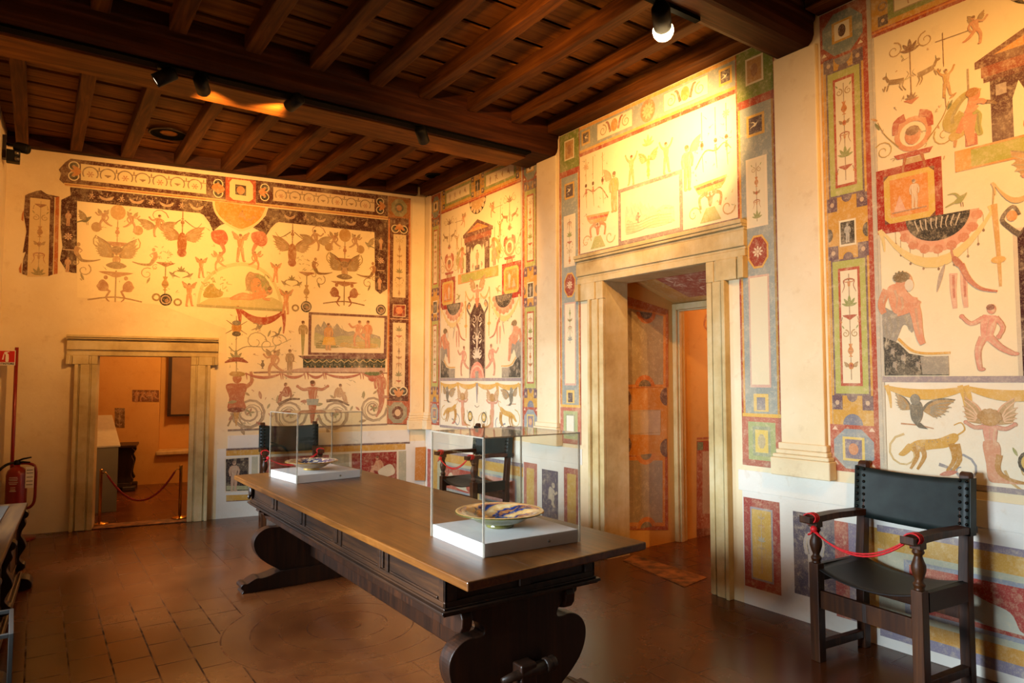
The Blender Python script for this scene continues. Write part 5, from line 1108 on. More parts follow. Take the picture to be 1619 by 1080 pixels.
        beast(P, A(.27), 1.21, .27, f, 'd0a04a', 3); scroll(P, A(.12), 1.17, .11, f, 1.1, .014, 'c8a868', 2, 1.6, .8); scroll(P, A(.42), 1.10, .09, -f, 1.0, .014, '8a8e96', 2, 2.0, .8); P.stroke([(A(.3), 1.12), (A(.36), 1.1), (A(.44), 1.045)], .02, .01, '7a7e88', 2)
        for s in (-1, 1): wing(P, A(.56)+s*.03, 1.36, .17, s, 'd8a078', 3, .55, 5, .8)
        fig(P, A(.56), 1.25, .32, 'out', 'd99a80', 4, legs=False, hair='b08050'); P.blob([(A(.525), 1.265), (A(.595), 1.265), (A(.605), 1.20), (A(.59), 1.13), (A(.63), 1.085), (A(.72), 1.06), (A(.60), 1.05), (A(.545), 1.06), (A(.535), 1.15)], 'd3936f', 5); P.stroke([(A(.60), 1.20), (A(.59), 1.12), (A(.64), 1.075), (A(.74), 1.06)], .03, .012, 'b8803c', 6, .85); P.ell(A(.56), 1.395, .05, .045, 'b88a4c', 7, n=12)
        for k in range(7): t = k*.5; P.ell(A(.56)+.045*cos(t), 1.395+.036*sin(t), .016, .015, 'a87838', 8, .8, n=8)
        scroll(P, A(.74), 1.12, .12, f, 1.3, .014, 'c8a060', 2, pi, .8)
        P.ell(A(.735), 1.17, .055, .062, '4a4238', 4, n=16); P.ell(A(.735), 1.17, .040, .046, 'd8b460', 5, n=14); P.ell(A(.735), 1.17, .016, .018, 'e8dcc0', 6, n=10)
        leaf(P, A(.68), 1.2, .05, 2, GRN, 3); leaf(P, A(.3), 1.06, .1, .3, 'b85848', 3)
    P.stroke([(mid, 1.56), (mid, 1.42), (mid, 1.33)], .05, .012, '8a8890', 3); P.stroke([(mid-.05, 1.3), (mid, 1.28), (mid+.05, 1.3)], .014, .01, '9a9080', 3)
bay(-7.60, 1); bay(-2.08, 2)
# --- the bay over the doorway
P = R_.part('painted_frieze'); a0, a1 = -4.87, -3.09; mid = (a0+a1)/2
P.rect(a0, 3.775, a1, 4.03, '9a9c90', 1, .92); P.rect(a0, 3.74, a1, 3.775, RED, 1); P.rect(a0, 3.775, a1, 3.80, 'd8a048', 2); P.rect(a0, 4.0, a1, 4.03, 'd89a44', 2)
for s in (-1, 1):
    x0, x1 = sorted((mid+s*.18, mid+s*.64)); P.rect(x0, 3.825, x1, 3.985, BRN, 2, .5); P.rect(x0+.006, 3.831, x1-.006, 3.979, CRM, 3, .95); xm = (x0+x1)/2
    P.ell(xm, 3.91, .045, .06, 'c89048', 4, n=12)
    for k in (-1, 1):
        scroll(P, xm+k*.15, 3.90, .055, k, 1.4, .012, TAN, 4, pi/2); P.stroke([(xm+k*.05, 3.86), (xm+k*.08, 3.95), (xm+k*.11, 3.965)], .03, .015, 'a05a3c', 4)
    xs = mid+s*.80; P.rect(xs-.06, 3.84, xs+.06, 3.975, 'd8a850', 2); P.rect(xs-.042, 3.86, xs+.042, 3.955, '5a4a4a', 3); bird(P, xs, 3.905, .06, s, CRM, 4)
P.ell(mid, 3.905, .085, .10, 'c87a50', 2, n=20); rosette(P, mid, 3.905, .08, RED, 'd8a070', 3, 10)
P = R_.part('painted_field'); P.rect(a0, 2.79, a1, 3.74, 'ecdcb2', 0, .6)
# framed view
P.rect(mid-.37, 2.79, mid+.37, 3.30, PUR, 2, .75); P.rect(mid-.335, 2.83, mid+.335, 3.265, 'eedcae', 3, .95); landscape(P, mid-.28, 2.86, mid+.28, 3.20, 3, 4, .42); fig(P, mid-.14, 2.99, .14, 'crouch', 'b08070', 10, 1)
P.rect(a0, 2.775, a1, 2.80, PUR, 2, .8)
eagle(P, mid, 3.46, .22, 'c89a50', 3); spray(P, mid, 3.60, .1, 'b09048', 3, 5); vase(P, mid, 3.31, .08, 'c8a048', 3)
for s in (-1, 1):
    A = lambda d: mid+s*d
    fig(P, A(.20), 3.44, .26, 'up', 'd8a868', 3, s); fig(P, A(.42), 3.30, .36, 'stand', 'd4a860', 3, s); wing(P, A(.45), 3.42, .16, s, TAN, 3, .4, 4)
    P.poly([(A(.48), 3.13), (A(.80), 3.15), (A(.78), 3.10), (A(.74), 3.06), (A(.53), 3.05)], 'cf9a58', 3); P.poly([(A(.50), 3.11), (A(.78), 3.13), (A(.77), 3.105), (A(.51), 3.09)], 'c05a3c', 4)
    fig(P, A(.64), 2.95, .20, 'up', 'c8744a', 4, legs=False)
    for k in (-1, 1): P.stroke([(A(.64)+k*.02, 3.05), (A(.64)+k*.10, 3.02), (A(.64)+k*.09, 2.93)], .03, .02, 'c8804c', 4); scroll(P, A(.64)+k*.16, 2.90, .07, -k, 1.0, .012, 'c89858', 3, 0)
    P.poly([(A(.60), 2.93), (A(.68), 2.93), (A(.74), 2.82), (A(.54), 2.82)], 'a8a860', 4, .85)
    P.stroke([(A(.50), 3.26), (A(.60), 3.38), (A(.70), 3.36), (A(.78), 3.40), (A(.84), 3.34)], .012, .008, '9a7048', 3)
    for d in (.57, .70, .80): P.stroke([(A(d), 3.70), (A(d), 3.48)], .008, .006, 'b09050', 3, .8, 1); vase(P, A(d), 3.40-.06*(d > .6), .07, 'c06a4c', 3); P.ell(A(d), 3.44, .016, .018, BRN, 4, n=8); P.stroke([(A(d), 3.36), (A(d)+.01, 3.22)], .007, .004, 'a88848', 3, .8, 1)
    speck(P, min(A(.46), A(.86)), 2.84, max(A(.46), A(.86)), 3.7, 30, .02, ['b09048', BRN, GRN, 'c08050'], 3, 5+s); rosette(P, A(.80), 3.62, .04, RED, 'd09868', 3)
# --- painted dado of the right wall
def dado_panel(P, x0, z0, x1, z1, cols):                     # nested rectangles, (colour, inset)
    for k, (c, i) in enumerate(cols): P.rect(x0+i, z0+i*1.1, x1-i, z1-i*1.1, c, 1+k, .9)
P = R_.part('painted_dado')
dado_panel(P, -3.09, .125, -2.80, .755, (('a23e3a', 0), ('9a949c', .055), ('d0a850', .068))); candel(P, -2.945, .24, .66, .09, (BRN, '9a7a40', GRY, 'b08a48', TAN), 5, 4, .6)
dado_panel(P, -2.70, .17, -2.41, .715, (('5e5666', 0),)); fig(P, -2.555, .45, .42, 'stand', 'a49ca4', 3, hair='8a808a', dark='6e6674', a=.7)
def dado_bay(u0, P):
    X = lambda d: u0+d
    P.rect(X(-.33), .10, X(-.24), .70, 'b05048', 1); P.rect(X(-.24), .10, X(-.17), .70, '8a7c90', 1); P.rect(X(-.17), .10, X(-.06), .70, 'd0a04a', 1)
    P.rect(X(-.06), .68, X(BW+.03), .72, '8c8090', 1); P.rect(X(-.06), .58, X(BW+.03), .68, 'cf9c44', 1); P.rect(X(-.06), .12, X(BW+.03), .20, 'cf9440', 1); P.rect(X(-.06), .06, X(BW+.03), .12, '8a8296', 1)
    P.rect(X(-.06), .20, X(BW+.03), .58, 'b4b6a0', 1, .85)
    for d0, d1, c in ((.12, .78, 'a83a34'), (.99, 1.65, 'c08078')):
        P.rect(X(d0-.03), .235, X(d1+.03), .545, '8e94a0', 2); P.rect(X(d0), .26, X(d1), .52, c, 3)
    P.blob([(X(.40), .44), (X(.52), .41), (X(.62), .38), (X(.66), .30), (X(.70), .28), (X(.45), .29), (X(.38), .33)], 'c4c0ac', 4, .95); P.blob([(X(.22), .42), (X(.30), .46), (X(.34), .40), (X(.26), .36)], 'd0b8a8', 4, .7)
    P.rect(X(.83), .22, X(.94), .56, 'd0a04a', 2); P.ell(X(.885), .39, .035, .11, '746a86', 3, n=14)
dado_bay(-2.08, P); dado_bay(-7.60, P)
P = R_.part('painted_dado')
dado_panel(P, -5.79, .12, -5.56, .74, (('b46a60', 0), ('cca456', .05)))
dado_panel(P, -5.48, .165, -5.22, .70, (('5e5468', 0),)); fig(P, -5.35, .44, .36, 'crouch', '8e8694', 3, hair='7a7080', dark='645a6e', a=.5)
dado_panel(P, -5.13, .11, -4.90, .755, (('a4504a', 0), ('cda654', .05)))
R_.build()
# ================================================================== BACK WALL PAINTINGS
B_ = Paint(back, wall_back)
K = bk
def Q(*pts): return [bk(*p) for p in pts]
MPP = .0078                                              # metres per picture unit near the middle of this wall
P = B_.part('painted_frieze')
P.poly(Q((112, 251), (613, 309.5), (613, 344), (101, 290.5), (94, 284), (97, 275), (93, 268), (103, 257)), '5a2a20', 1, .95)
P.poly(Q((101, 289), (613, 342.5), (613, 347), (103, 294)), 'dcae6a', 2); P.poly(Q((102, 291), (613, 345), (613, 346), (103, 292.5)), 'a0522e', 3)
for x0, x1, y0, y1, y2, y3, c in ((128, 326, 259, 282.5, 307, 285, 'e8d2a0'), (432, 592, 295.5, 315, 335, 317.5, 'dcc098')):
    P.poly(Q((x0, y0), (x1, y1), (x1, y2), (x0, y3)), c, 2, .95)
    for k in range(7):
        t = (k+.55)/7.2; x = x0+(x1-x0)*t; y = (y0+y3)/2+((y1+y2)/2-(y0+y3)/2)*t; u, z = bk(x, y+1); r = .078 if x0 < 200 else .07
        P.ring(u, z, r*.84, r, '6a4a34', 3, .75, -.6, pi+.6, 18); (rosette(P, u, z-.01, r*.55, RED, 'b06a4a', 3, 6) if k % 2 == 0 else dish(P, u, z-.01, r*.9, .5, '8a6a4a', 3)); spray(P, *bk(x+(x1-x0)/14.4, y-2), .05, '7a5a3c', 3, 3)
P.poly(Q((356.5, 280), (404.5, 286), (404.5, 322.5), (356.5, 317)), 'b85030', 2, .95); P.poly(Q((367, 283), (395, 286.5), (400, 293), (400, 315), (394, 319), (369, 316), (363, 311), (363, 288)), 'ecd49c', 3)
P.poly(Q((372, 291.5), (389, 294), (389, 310), (372, 307.5)), '3c2620', 4); u, z = bk(380.5, 301); P.ell(u, z, .045, .05, 'd88c58', 5, n=12)
for q in ((120, 271, pi), (342, 297, 0), (348, 299, pi), (416, 304, 0), (603, 326, pi)): u, z = bk(q[0], q[1]); trefoil(P, u, z, .115, q[2], 4)
# dark band dipping round the central half-disc
P = B_.part('painted_border')
P.poly(Q((111, 296), (336, 319), (336, 339), (318, 337), (122, 318)), '4a221c', 1, .95); P.poly(Q((425, 329), (613, 348), (613, 369), (592, 367), (439, 351), (425, 350)), '4a221c', 1, .95)
P.poly(Q((318, 320), (335, 319), (338, 332), (345, 343), (356, 353.5), (347, 357), (337, 366), (331, 352), (322, 340), (316, 337)), '4a221c', 2, .95)
P.poly(Q((441, 332), (424, 329), (420, 341), (412, 350), (400, 360), (411, 366), (420, 374), (428, 361), (436, 353), (441, 351)), '4a221c', 2, .95)
c = spline([(336, 318), (338, 332), (345, 344), (357, 355), (372, 363), (381, 366), (392, 363), (405, 356), (416, 345), (423, 329)], 3)
P.poly([bk(*p) for p in c], 'ecd09a', 3); c2 = [(380+(x-380)*.92, 322+(y-322)*.91) for x, y in c]; P.poly([bk(*p) for p in c2], 'd8943c', 4, .95)
u, z = bk(381, 345); speck(P, u-.17, z-.06, u+.17, z+.03, 14, .03, ['a86a38', 'b88048', '8a6a40'], 5, 2, .7); fig(P, u, z+.02, .14, 'sit', 'c88a58', 5)
P.poly(Q((111, 297), (124, 298), (122, 318), (121, 432), (112, 431), (105, 428), (100, 420), (95, 412), (96, 404), (99, 390), (96, 360), (97, 316), (112, 309)), '4a221c', 1, .95)
P.poly(Q((592, 366), (613, 368), (612, 457), (601, 465), (593, 458)), '4a221c', 1, .95)
for k in range(8):
    t = (k+.5)/8; x = 133+190*t; y = 309+20*t; u, z = bk(x, y-1)
    (P.blob([(u-.07, z+.01), (u, z-.015), (u+.07, z+.015), (u+.04, z-.035), (u-.04, z-.035)], 'b08a72', 3, .75) if k % 2 else rosette(P, u, z-.01, .04, RED, 'b08a72', 3, 6)); P.stroke([(u, z), (u+.01, z+.045)], .006, .004, 'c8a88c', 3, .7, 1)
for k in range(6):
    t = (k+.5)/6; x = 446+145*t; y = 341+15.5*t; u, z = bk(x, y-1)
    (P.blob([(u-.065, z+.01), (u, z-.015), (u+.065, z+.015), (u+.04, z-.035), (u-.04, z-.035)], 'a07a64', 3, .75) if k % 2 == 0 else rosette(P, u, z-.01, .035, RED, 'a8826a', 3, 6)); P.stroke([(u, z), (u+.01, z+.045)], .006, .004, 'b8987c', 3, .7, 1)
for (x, y, t) in ((108, 345, 0), (108, 374, 1), (108, 395, 2), (107, 418, 0), (602, 385, 0), (602, 412, 1), (602, 428, 2), (600, 448, 0)):
    u, z = bk(x, y); (fig(P, u, z, .16, 'stand', 'c89a78', 3) if t == 0 else rosette(P, u, z, .05, RED, 'c8a088', 3) if t == 1 else P.stroke([(u-.05, z), (u+.05, z)], .01, .01, 'c8a88c', 3, .8, 1))
# isolated strip at the far left
P = B_.part('painted_strip')
P.poly(Q((40, 309), (46, 306), (58, 302), (65, 301), (74, 307), (94, 311), (93, 330), (92, 400), (91, 433), (84, 434), (76, 437), (43, 436), (35, 433), (37, 410), (41, 398), (36, 400), (42, 366), (38, 340)), '5a2c22', 1, .95)
P.poly(Q((48, 312.5), (79.5, 316), (76.5, 437), (43, 438)), 'e4c894', 2, .95); P.poly(Q((88, 312), (94, 311), (91, 433), (85, 434)), 'b8602c', 2)
P.poly(Q((86.5, 312), (88, 312), (85, 434), (83.5, 434)), 'e4c894', 3); u0, z0 = bk(62, 432); u1, z1 = bk(63.5, 318); candel(P, (u0+u1)/2, z0, z1, .17, (BRN, '8a4a2c', '8a7a48', 'b07a44', TAN), 3, 1)
P.poly(Q((35, 338), (38, 332), (37, 350), (34, 348)), 'c07038', 2); P.poly(Q((30, 425), (34, 415), (34, 432), (31, 431)), 'c07038', 2)
# right-hand vertical border with medallions
P = B_.part('painted_pilaster')
P.poly(Q((613.5, 309.5), (649, 314), (648, 672), (612, 671)), '5c2a20', 1, .95); P.poly(Q((614, 346), (616.5, 346), (614.5, 632), (612, 632)), 'c8783c', 2); P.poly(Q((646, 316), (649, 316), (648, 672), (645.5, 672)), 'b8642e', 2)
P.poly(Q((613.5, 310), (647, 314), (647.5, 346), (613.5, 344)), 'a8672c', 2); u, z = bk(631, 329); P.oct(u, z, .105, .115, '9a9468', 3); P.ell(u, z, .06, .065, '6a6a58', 4, n=16); P.ell(u, z, .036, .04, 'c88a5c', 5, n=12)
u, z = bk(631.5, 358); trefoil(P, u, z-.02, .12, -pi/2, 4)
P.poly(Q((622, 370), (642, 372), (641, 471), (620.5, 470)), 'dcc296', 3, .95); candel(P, bk(631.3, 420)[0], bk(631, 468)[1], bk(631, 374)[1], .12, (BRN, '6a4a34', '7a7048', 'a0724a', TAN), 4, 2)
P.poly(Q((621, 481.5), (641.5, 482), (641, 501.5), (620.5, 500.5)), 'e0c49c', 3); P.poly(Q((622, 482.5), (640.5, 483), (640, 500.5), (621.5, 499.5)), '8c2c1c', 4); u, z = bk(631, 491); P.ell(u, z, .05, .05, 'c86a3c', 5, .8, n=10)
P.poly(Q((621, 510), (641.5, 511), (639.5, 613), (620, 611)), 'e2caa0', 3, .95); candel(P, bk(630.5, 560)[0], bk(630, 608)[1], bk(631, 514)[1], .12, (BRN, RED, '7a7a58', '8a6a58', TAN), 4, 0)
u, z = bk(630, 621); trefoil(P, u, z, .13, pi/2, 4)
P.poly(Q((612, 633.5), (647, 634.5), (645.5, 671), (612, 670)), 'b05a3c', 2); u, z = bk(628.5, 652.5); P.oct(u, z, .125, .135, '9a947a', 3); P.ell(u, z, .075, .085, '6a3a2e', 4, n=18); P.ell(u, z, .04, .046, 'dcb890', 5, n=14)
P.rect(bk(616, 560)[0], bk(600, 504)[1], bk(645, 560)[0], bk(600, 503)[1], 'c8783c', 2, .5)
# main field of grotesques
P = B_.part('painted_field'); B_.gain = 1.0
P.poly(Q((122, 319), (317, 338), (334, 369), (360, 357), (381, 368), (400, 365), (420, 376), (440, 352), (592, 368), (592, 460), (611, 468), (611, 672), (360, 680), (358, 520), (250, 482), (122, 470)), 'ecdaae', 0, .55); B_.gain = .62
def at(x, y): return bk(x, y)
def mirror_group(cx, f, g, faint=1):
    # candelabrum with putti, winged half-figure, sirens and satyrs
    a = .85*faint; u, z = at(cx, 0 or g(0)); X = lambda d: u+d
    zz = lambda y: at(cx, g(y))[1]
    P.ell(u, zz(8), .075, .085, 'd8a050', 3, a, n=14); P.stroke([(u, zz(15)), (u, zz(62))], .01, .01, 'b08848', 2, a, 1)
    for s in (-1, 1):
        putto(P, X(s*.14), zz(22), .22, 'run', -s, '9a6a3c', 3, a, 'c07a4c'); P.ell(X(s*.2), zz(34), .05, .055, 'b8843c', 3, a, n=12)
        scroll(P, X(s*.14), zz(58), .10, -s, .8, .014, 'b89848', 2, 2.2 if s < 0 else .9, a); wing(P, X(s*.03), zz(80), .28, s, '7a5434', 3, .5, 7, a)
    vase(P, u, zz(46), .10, 'c87848', 3, a); dish(P, u, zz(59), .26, .3, 'b06038', 3, a); P.ell(u, zz(68), .05, .055, 'c89060', 6, a, n=12); P.ell(u, zz(67), .055, .04, '7a4a2c', 7, a, n=10)
    fig(P, u, zz(88), .22, 'stand', 'c8905c', 4, legs=False, a=a); P.blob([(u-.1, zz(92)), (u, zz(86)), (u+.1, zz(92)), (u+.04, zz(97)), (u-.04, zz(97))], '8a6a48', 5, a)
    for s in (-1, 1): siren(P, X(s*.36), zz(80), .26, -s, 3, a); scroll(P, X(s*.30), zz(102), .07, s, 1.2, .012, TAN, 2, 1, a)
    dish(P, u, zz(106), .34, .22, 'b87a50', 3, a); P.stroke([(u, zz(100)), (u, zz(150))], .014, .014, '9a7a48', 2, a, 1)
    for s in (-1, 1): satyr(P, X(s*.115), zz(128), .30, s, 3, a); leaf(P, X(s*.3), zz(118), .08, pi/2-s*.4, '8a7a48', 3, a)
    P.stroke([(X(-.26), zz(148)), (X(0), zz(142)), (X(.26), zz(148))], .016, .016, '9a6a40', 2, a)
mirror_group(187, 1, lambda y: 328+y, .8); mirror_group(545.5, 1, lambda y: 366+y*.78)
for (x, y, s) in ((288, 378, 1), (462, 395, 1)):
    u, z = at(x, y); 
    for f in (-1, 1): wing(P, u+f*.02, z-.0, .27, f, 'a86a44', 3, .3, 6); P.stroke([(u+f*.02, z+.22), (u+f*.14, z+.14), (u+f*.2, z+.2)], .012, .005, '8a6a48', 3)
    P.ell(u, z-.05, .05, .13, 'b8703c', 4, n=12); P.ell(u, z-.16, .05, .05, 'b05a38', 4, n=10); P.stroke([(u, z+.32), (u, z)], .012, .012, '9a7048', 3, .8, 1); vase(P, u, z+.15, .09, 'b87a50', 4)
    for f in (-1, 1): bird(P, u+f*.09, z-.42, .13, f, 'a08a68', 3)
    spray(P, u, z-.38, .07, '8a7a48', 3, 5)
for (x, y, f) in ((249, 357, 1), (500, 380, -1)):
    u, z = at(x, y); fig(P, u, z, .26, 'run', 'cf9a68', 4, f)
    for s in (-1, 1): wing(P, u+s*.02, z-.02, .2, s, '9a7a5c', 3, .15, 5)
    scroll(P, u, z+.1, .11, 1, .7, .012, 'b87a58', 3, 0)
for (x, y, s, f) in ((137, 348, .17, 1), (582, 388, .16, -1)): u, z = at(x, y); bird(P, u, z, s, f, '7a7658', 3); wing(P, u, z, .13, -f, '7a7658', 3, .5, 4)
for (x, y) in ((262, 418), (485, 433)):                      # little flowering fountain
    u, z = at(x, y); dish(P, u, z, .20, .3, 'b06a48', 3); P.stroke([(u, z), (u, z-.34)], .012, .012, '9a7a48', 3, .8, 1); vase(P, u, z-.3, .16, 'c89a58', 3); speck(P, u-.13, z+.03, u+.13, z+.22, 16, .03, ['9a9450', '7a7a44', 'b08a48'], 3, int(x))
for x, y in ((204, 452), (168, 440)): pass
B_.gain = .9
# central lunette with landscape and reclining figure
L0 = spline([(311, 482), (316, 455), (330, 434), (350, 421), (376, 415), (402, 418), (424, 432), (440, 456), (449, 489)], 3)
P.poly([bk(*p) for p in L0], 'c8c088', 2, .7); L1 = [(380+(x-380)*.93, 488+(y-488)*.92) for x, y in L0]; P.poly([bk(*p) for p in L1], 'f0dfae', 3, .95)
P.poly(Q((311, 482), (330, 472), (360, 470), (400, 474), (430, 470), (446, 478), (449, 490), (380, 487)), 'b4ac6c', 4, .65); P.poly(Q((311, 481), (449, 489), (449, 493), (311, 485)), '858450', 5, .7)
P.poly([bk(*p) for p in spline([(388, 440), (394, 430), (402, 432), (412, 434), (422, 446), (430, 456), (428, 466), (410, 468), (398, 462), (390, 458)], 3, True)], 'a07c58', 5, .8); P.poly([bk(*p) for p in spline([(404, 436), (416, 436), (426, 450), (424, 462), (412, 452)], 3, True)], '7c8248', 6, .75); speck(P, *at(392, 464), *at(428, 436), 16, .05, ['7a5c40', '6e6a3c', 'b08a60'], 7, 8, .7)
P.poly([bk(*p) for p in spline([(322, 470), (326, 455), (336, 448), (342, 456), (352, 462), (348, 470)], 3, True)], 'a8924c', 5); speck(P, *at(322, 462), *at(360, 432), 24, .04, ['8a8a40', 'a89448', '7a7a3c'], 5, 4, .7)
u, z = at(398, 470); fig(P, u, z, .46, 'lie', 'd89468', 6, 1); u, z = at(405, 455); P.ell(u, z+.02, .06, .1, 'd89468', 6, n=12)
for (x, y, ps, f, h) in ((345, 413, 'run', 1, .22), (380, 392, 'up', 1, .33), (405, 412, 'run', -1, .22), (318, 424, 'up', 1, .22), (436, 432, 'up', -1, .22), (299, 466, 'up', 1, .26), (452, 478, 'up', -1, .28)):
    u, z = at(x, y); putto(P, u, z, h, ps, f, '8a6a50', 6, .85, 'cf8658')
for x, y, f in ((346, 377, 1), (409, 379, -1)): u, z = at(x, y); P.blob([(u-.08, z+.07), (u+.05, z+.1), (u+.1, z-.0), (u+.05, z-.08), (u-.06, z-.04)], 'b0503a', 6, .85); P.stroke([(u+f*.03, z-.06), (u+f*.06, z-.15), (u+f*.0, z-.2)], .05, .015, 'b86048', 6, .8)
B_.gain = .7
# red swag beneath the lunette
a_, b_ = at(378, 488), at(448, 493); garland(P, *a_, *b_, .13, .09, 'b84a34', 3, .9, '8a7a58')
for x, y in ((378, 486), (448, 491)): u, z = at(x, y); P.stroke([(u, z), (u+.015, z-.12), (u+.005, z-.28)], .05, .015, 'c0604a', 3, .8)
for x, y in ((484, 485), (602, 490), (204, 468) if 0 else (262, 474)): u, z = at(x, y); P.ell(u, z, .065, .07, '2e2420', 4, n=18); P.ring(u, z, .04, .052, 'c8a890', 5, .8, n=14); P.ell(u+.01, z-.01, .022, .022, 'a87a5a', 5, n=8)
for x, y in ((467, 487), (247, 470), (281, 478)): u, z = at(x, y); P.ring(u, z, .025, .045, '94743c', 4, .8, n=12)
# lower field: trophy, scrolls, parasol, terms
P = B_.part('painted_field')
u, z = at(374, 518); P.ell(u, z, .055, .075, 'c88a3c', 4, n=14); P.ell(u, z-.075, .05, .03, '3c3430', 5, n=12); P.ell(u, z+.055, .05, .03, '8a8478', 5, n=12)
for t in (.6, 1.6, 2.5, 3.7, 5.7): P.stroke([(u, z), (u+.14*cos(t), z+.14*sin(t))], .014, .006, '7a5a40', 3, .85, 1)
P.stroke([(u, z-.1), (u, z-.42)], .008, .006, '8a7a58', 3, .8, 1); spray(P, u, z-.38, .12, '8a8a68', 3, 5, .8, 1.3)
for (x, y, r, f) in ((404, 540, .13, 1), (423, 546, .10, -1), (440, 540, .1, 1)): u, z = at(x, y); scroll(P, u, z, r, f, 1.2, .013, 'a8a080', 3, 0); leaf(P, u, z+r, .09, 1.2, '8a8a68', 3)
for x, y, s in ((410, 518, .15), (438, 530, .12)): u, z = at(x, y); bird(P, u, z, s, 1, '8a7a68', 4)
P.stroke(Q((362, 548), (372, 556), (390, 548), (430, 548), (460, 536)), .014, .006, 'a09a78', 3)
u, z = at(374, 571); P.blob([(u-.13, z-.02), (u-.06, z+.035), (u, z+.045), (u+.06, z+.035), (u+.13, z-.02), (u, z-.005)], 'a04434', 4); P.stroke([(u, z), (u, z-.22)], .01, .01, 'a8884c', 3, .8, 1); dish(P, u, z-.14, .12, .4, 'd0a858', 3)
def bigterm(x, y, h, arms=True): u, z = at(x, y); fig(P, u, z, h, 'out' if arms else 'stand', 'cf805a', 3, legs=False); P.poly([(u-.10*h*1.2, z+.02), (u+.12*h, z+.02), (u+.03*h, z-.55*h), (u-.03*h, z-.55*h)], 'c0683e', 4); P.poly([(u-.15*h, z+.05*h), (u+.15*h, z+.05*h), (u+.12*h, z-.10*h), (u-.12*h, z-.10*h)], 'a8b0a0', 5)
u, z = at(374, 636); P.blob([(u-.12, z+.20), (u, z+.22), (u+.11, z+.2), (u+.08, z+.03), (u+.1, z-.08), (u-.09, z-.08), (u-.08, z+.05)], 'c4704c', 3); P.ell(u, z+.28, .05, .06, 'c87c54', 4, n=12); P.ell(u, z+.33, .09, .03, 'c8a058', 5, n=12); P.stroke([(u+.1, z+.18), (u+.16, z+.24), (u+.15, z+.36)], .05, .03, 'cf8a62', 4); P.ell(u, z-.09, .10, .03, '8a4434', 5, n=12); P.stroke([(u, z-.1), (u, z-.28)], .07, .01, 'd0a050', 4)
u, z = at(431, 575); putto(P, u, z, .32, 'run', 1, '7a7470', 3); u, z = at(458, 572); fig(P, u, z, .30, 'stand', 'b09468', 3); u, z = at(479, 528); fig(P, u, z, .32, 'stand', 'b8a068', 3, legs=False); P.stroke([(u, z), (u, z-.26)], .05, .02, 'b0a868', 3)
vase(P, *at(415, 583), .10, '8a7a68', 3)
P.poly(Q((400, 588), (470, 586.5), (612, 589), (612, 591), (470, 589.5), (402, 590.5)), '9a6a58', 3, .85)
for x0, x1 in ((390, 444), (447, 482), (487, 512), (515, 570), (574, 606)): a_, b_ = at(x0, 591), at(x1, 591); garland(P, *a_, *b_, .045, .035, 'c0604c', 4, .8, 'a89878')
bigterm(494, 634, .50)
for (x, y, f, c) in ((455, 625, -1, 'b46044'), (534, 626, 1, 'd8b080')): u, z = at(x, y); fig(P, u, z, .30, 'sit', c, 3, f)
u, z = at(601, 622); fig(P, u, z+.06, .46, 'stand', 'cf8264', 3, -1, legs=False); P.stroke([(u, z+.06), (u+.02, z-.08), (u-.0, z-.2), (u-.05, z-.3)], .10, .02, 'c8785c', 3); P.ell(u-.10, z+.25, .11, .045, '6a7a48', 4, n=12); P.ell(u-.10, z+.19, .06, .04, 'c86a54', 4, n=12)
for (x, y, r, f, st) in ((395, 652, .20, 1, pi), (458, 655, .20, -1, 0), (529, 655, .20, 1, pi), (590, 645, .18, -1, 0)):
    u, z = at(x, y); scroll(P, u, z, r, f, 2.1, .034, 'b49a7c', 2, st, .8); scroll(P, u+.006, z-.006, r*.97, f, 1.2, .012, '7e6448', 3, st, .7)
    for k, t in enumerate((.2, .9, 1.6, 2.4, 3.3, 4.2)): leaf(P, u+r*.98*cos(t), z+r*.98*sin(t), .07+.03*(k % 2), t+.9*f, ('9a9468', 'b8745c', 'a88a60')[k % 3], 3, .75, .4)
    for k in range(5): leaf(P, u, z, .055, k*1.25, ('8c8e5c', 'b0785c')[k % 2], 4, .8, .45)
for (x0, y0), (x1, y1) in (((440, 640), (474, 631)), ((516, 634), (552, 641))):
    P.stroke(Q((x0, y0), ((x0+x1)/2, (y0+y1)/2-4), (x1, y1)), .04, .02, '7a5a44', 3)
P.stroke(Q((360, 674), (372, 655), (384, 672), (398, 676)), .02, .012, 'b09468', 2); P.stroke(Q((405, 668), (440, 678), (480, 672)), .03, .01, 'c06a54', 2)
speck(P, *at(365, 670), *at(606, 595), 46, .03, ['9a9468', 'b08a68', 'b86a54', '8a8a78'], 2, 9, .6); speck(P, *at(362, 588), *at(482, 500), 36, .028, ['9a9468', '8a7a68', 'b07a58'], 2, 11, .6); speck(P, *at(126, 466), *at(590, 345), 60, .026, ['9a8450', 'b07a48', '8a7a48'], 2, 13, .6)
P.poly(Q((360, 679), (612, 669.5), (612, 672), (360, 682)), '7a5a54', 3, .8)
B_.gain = .86
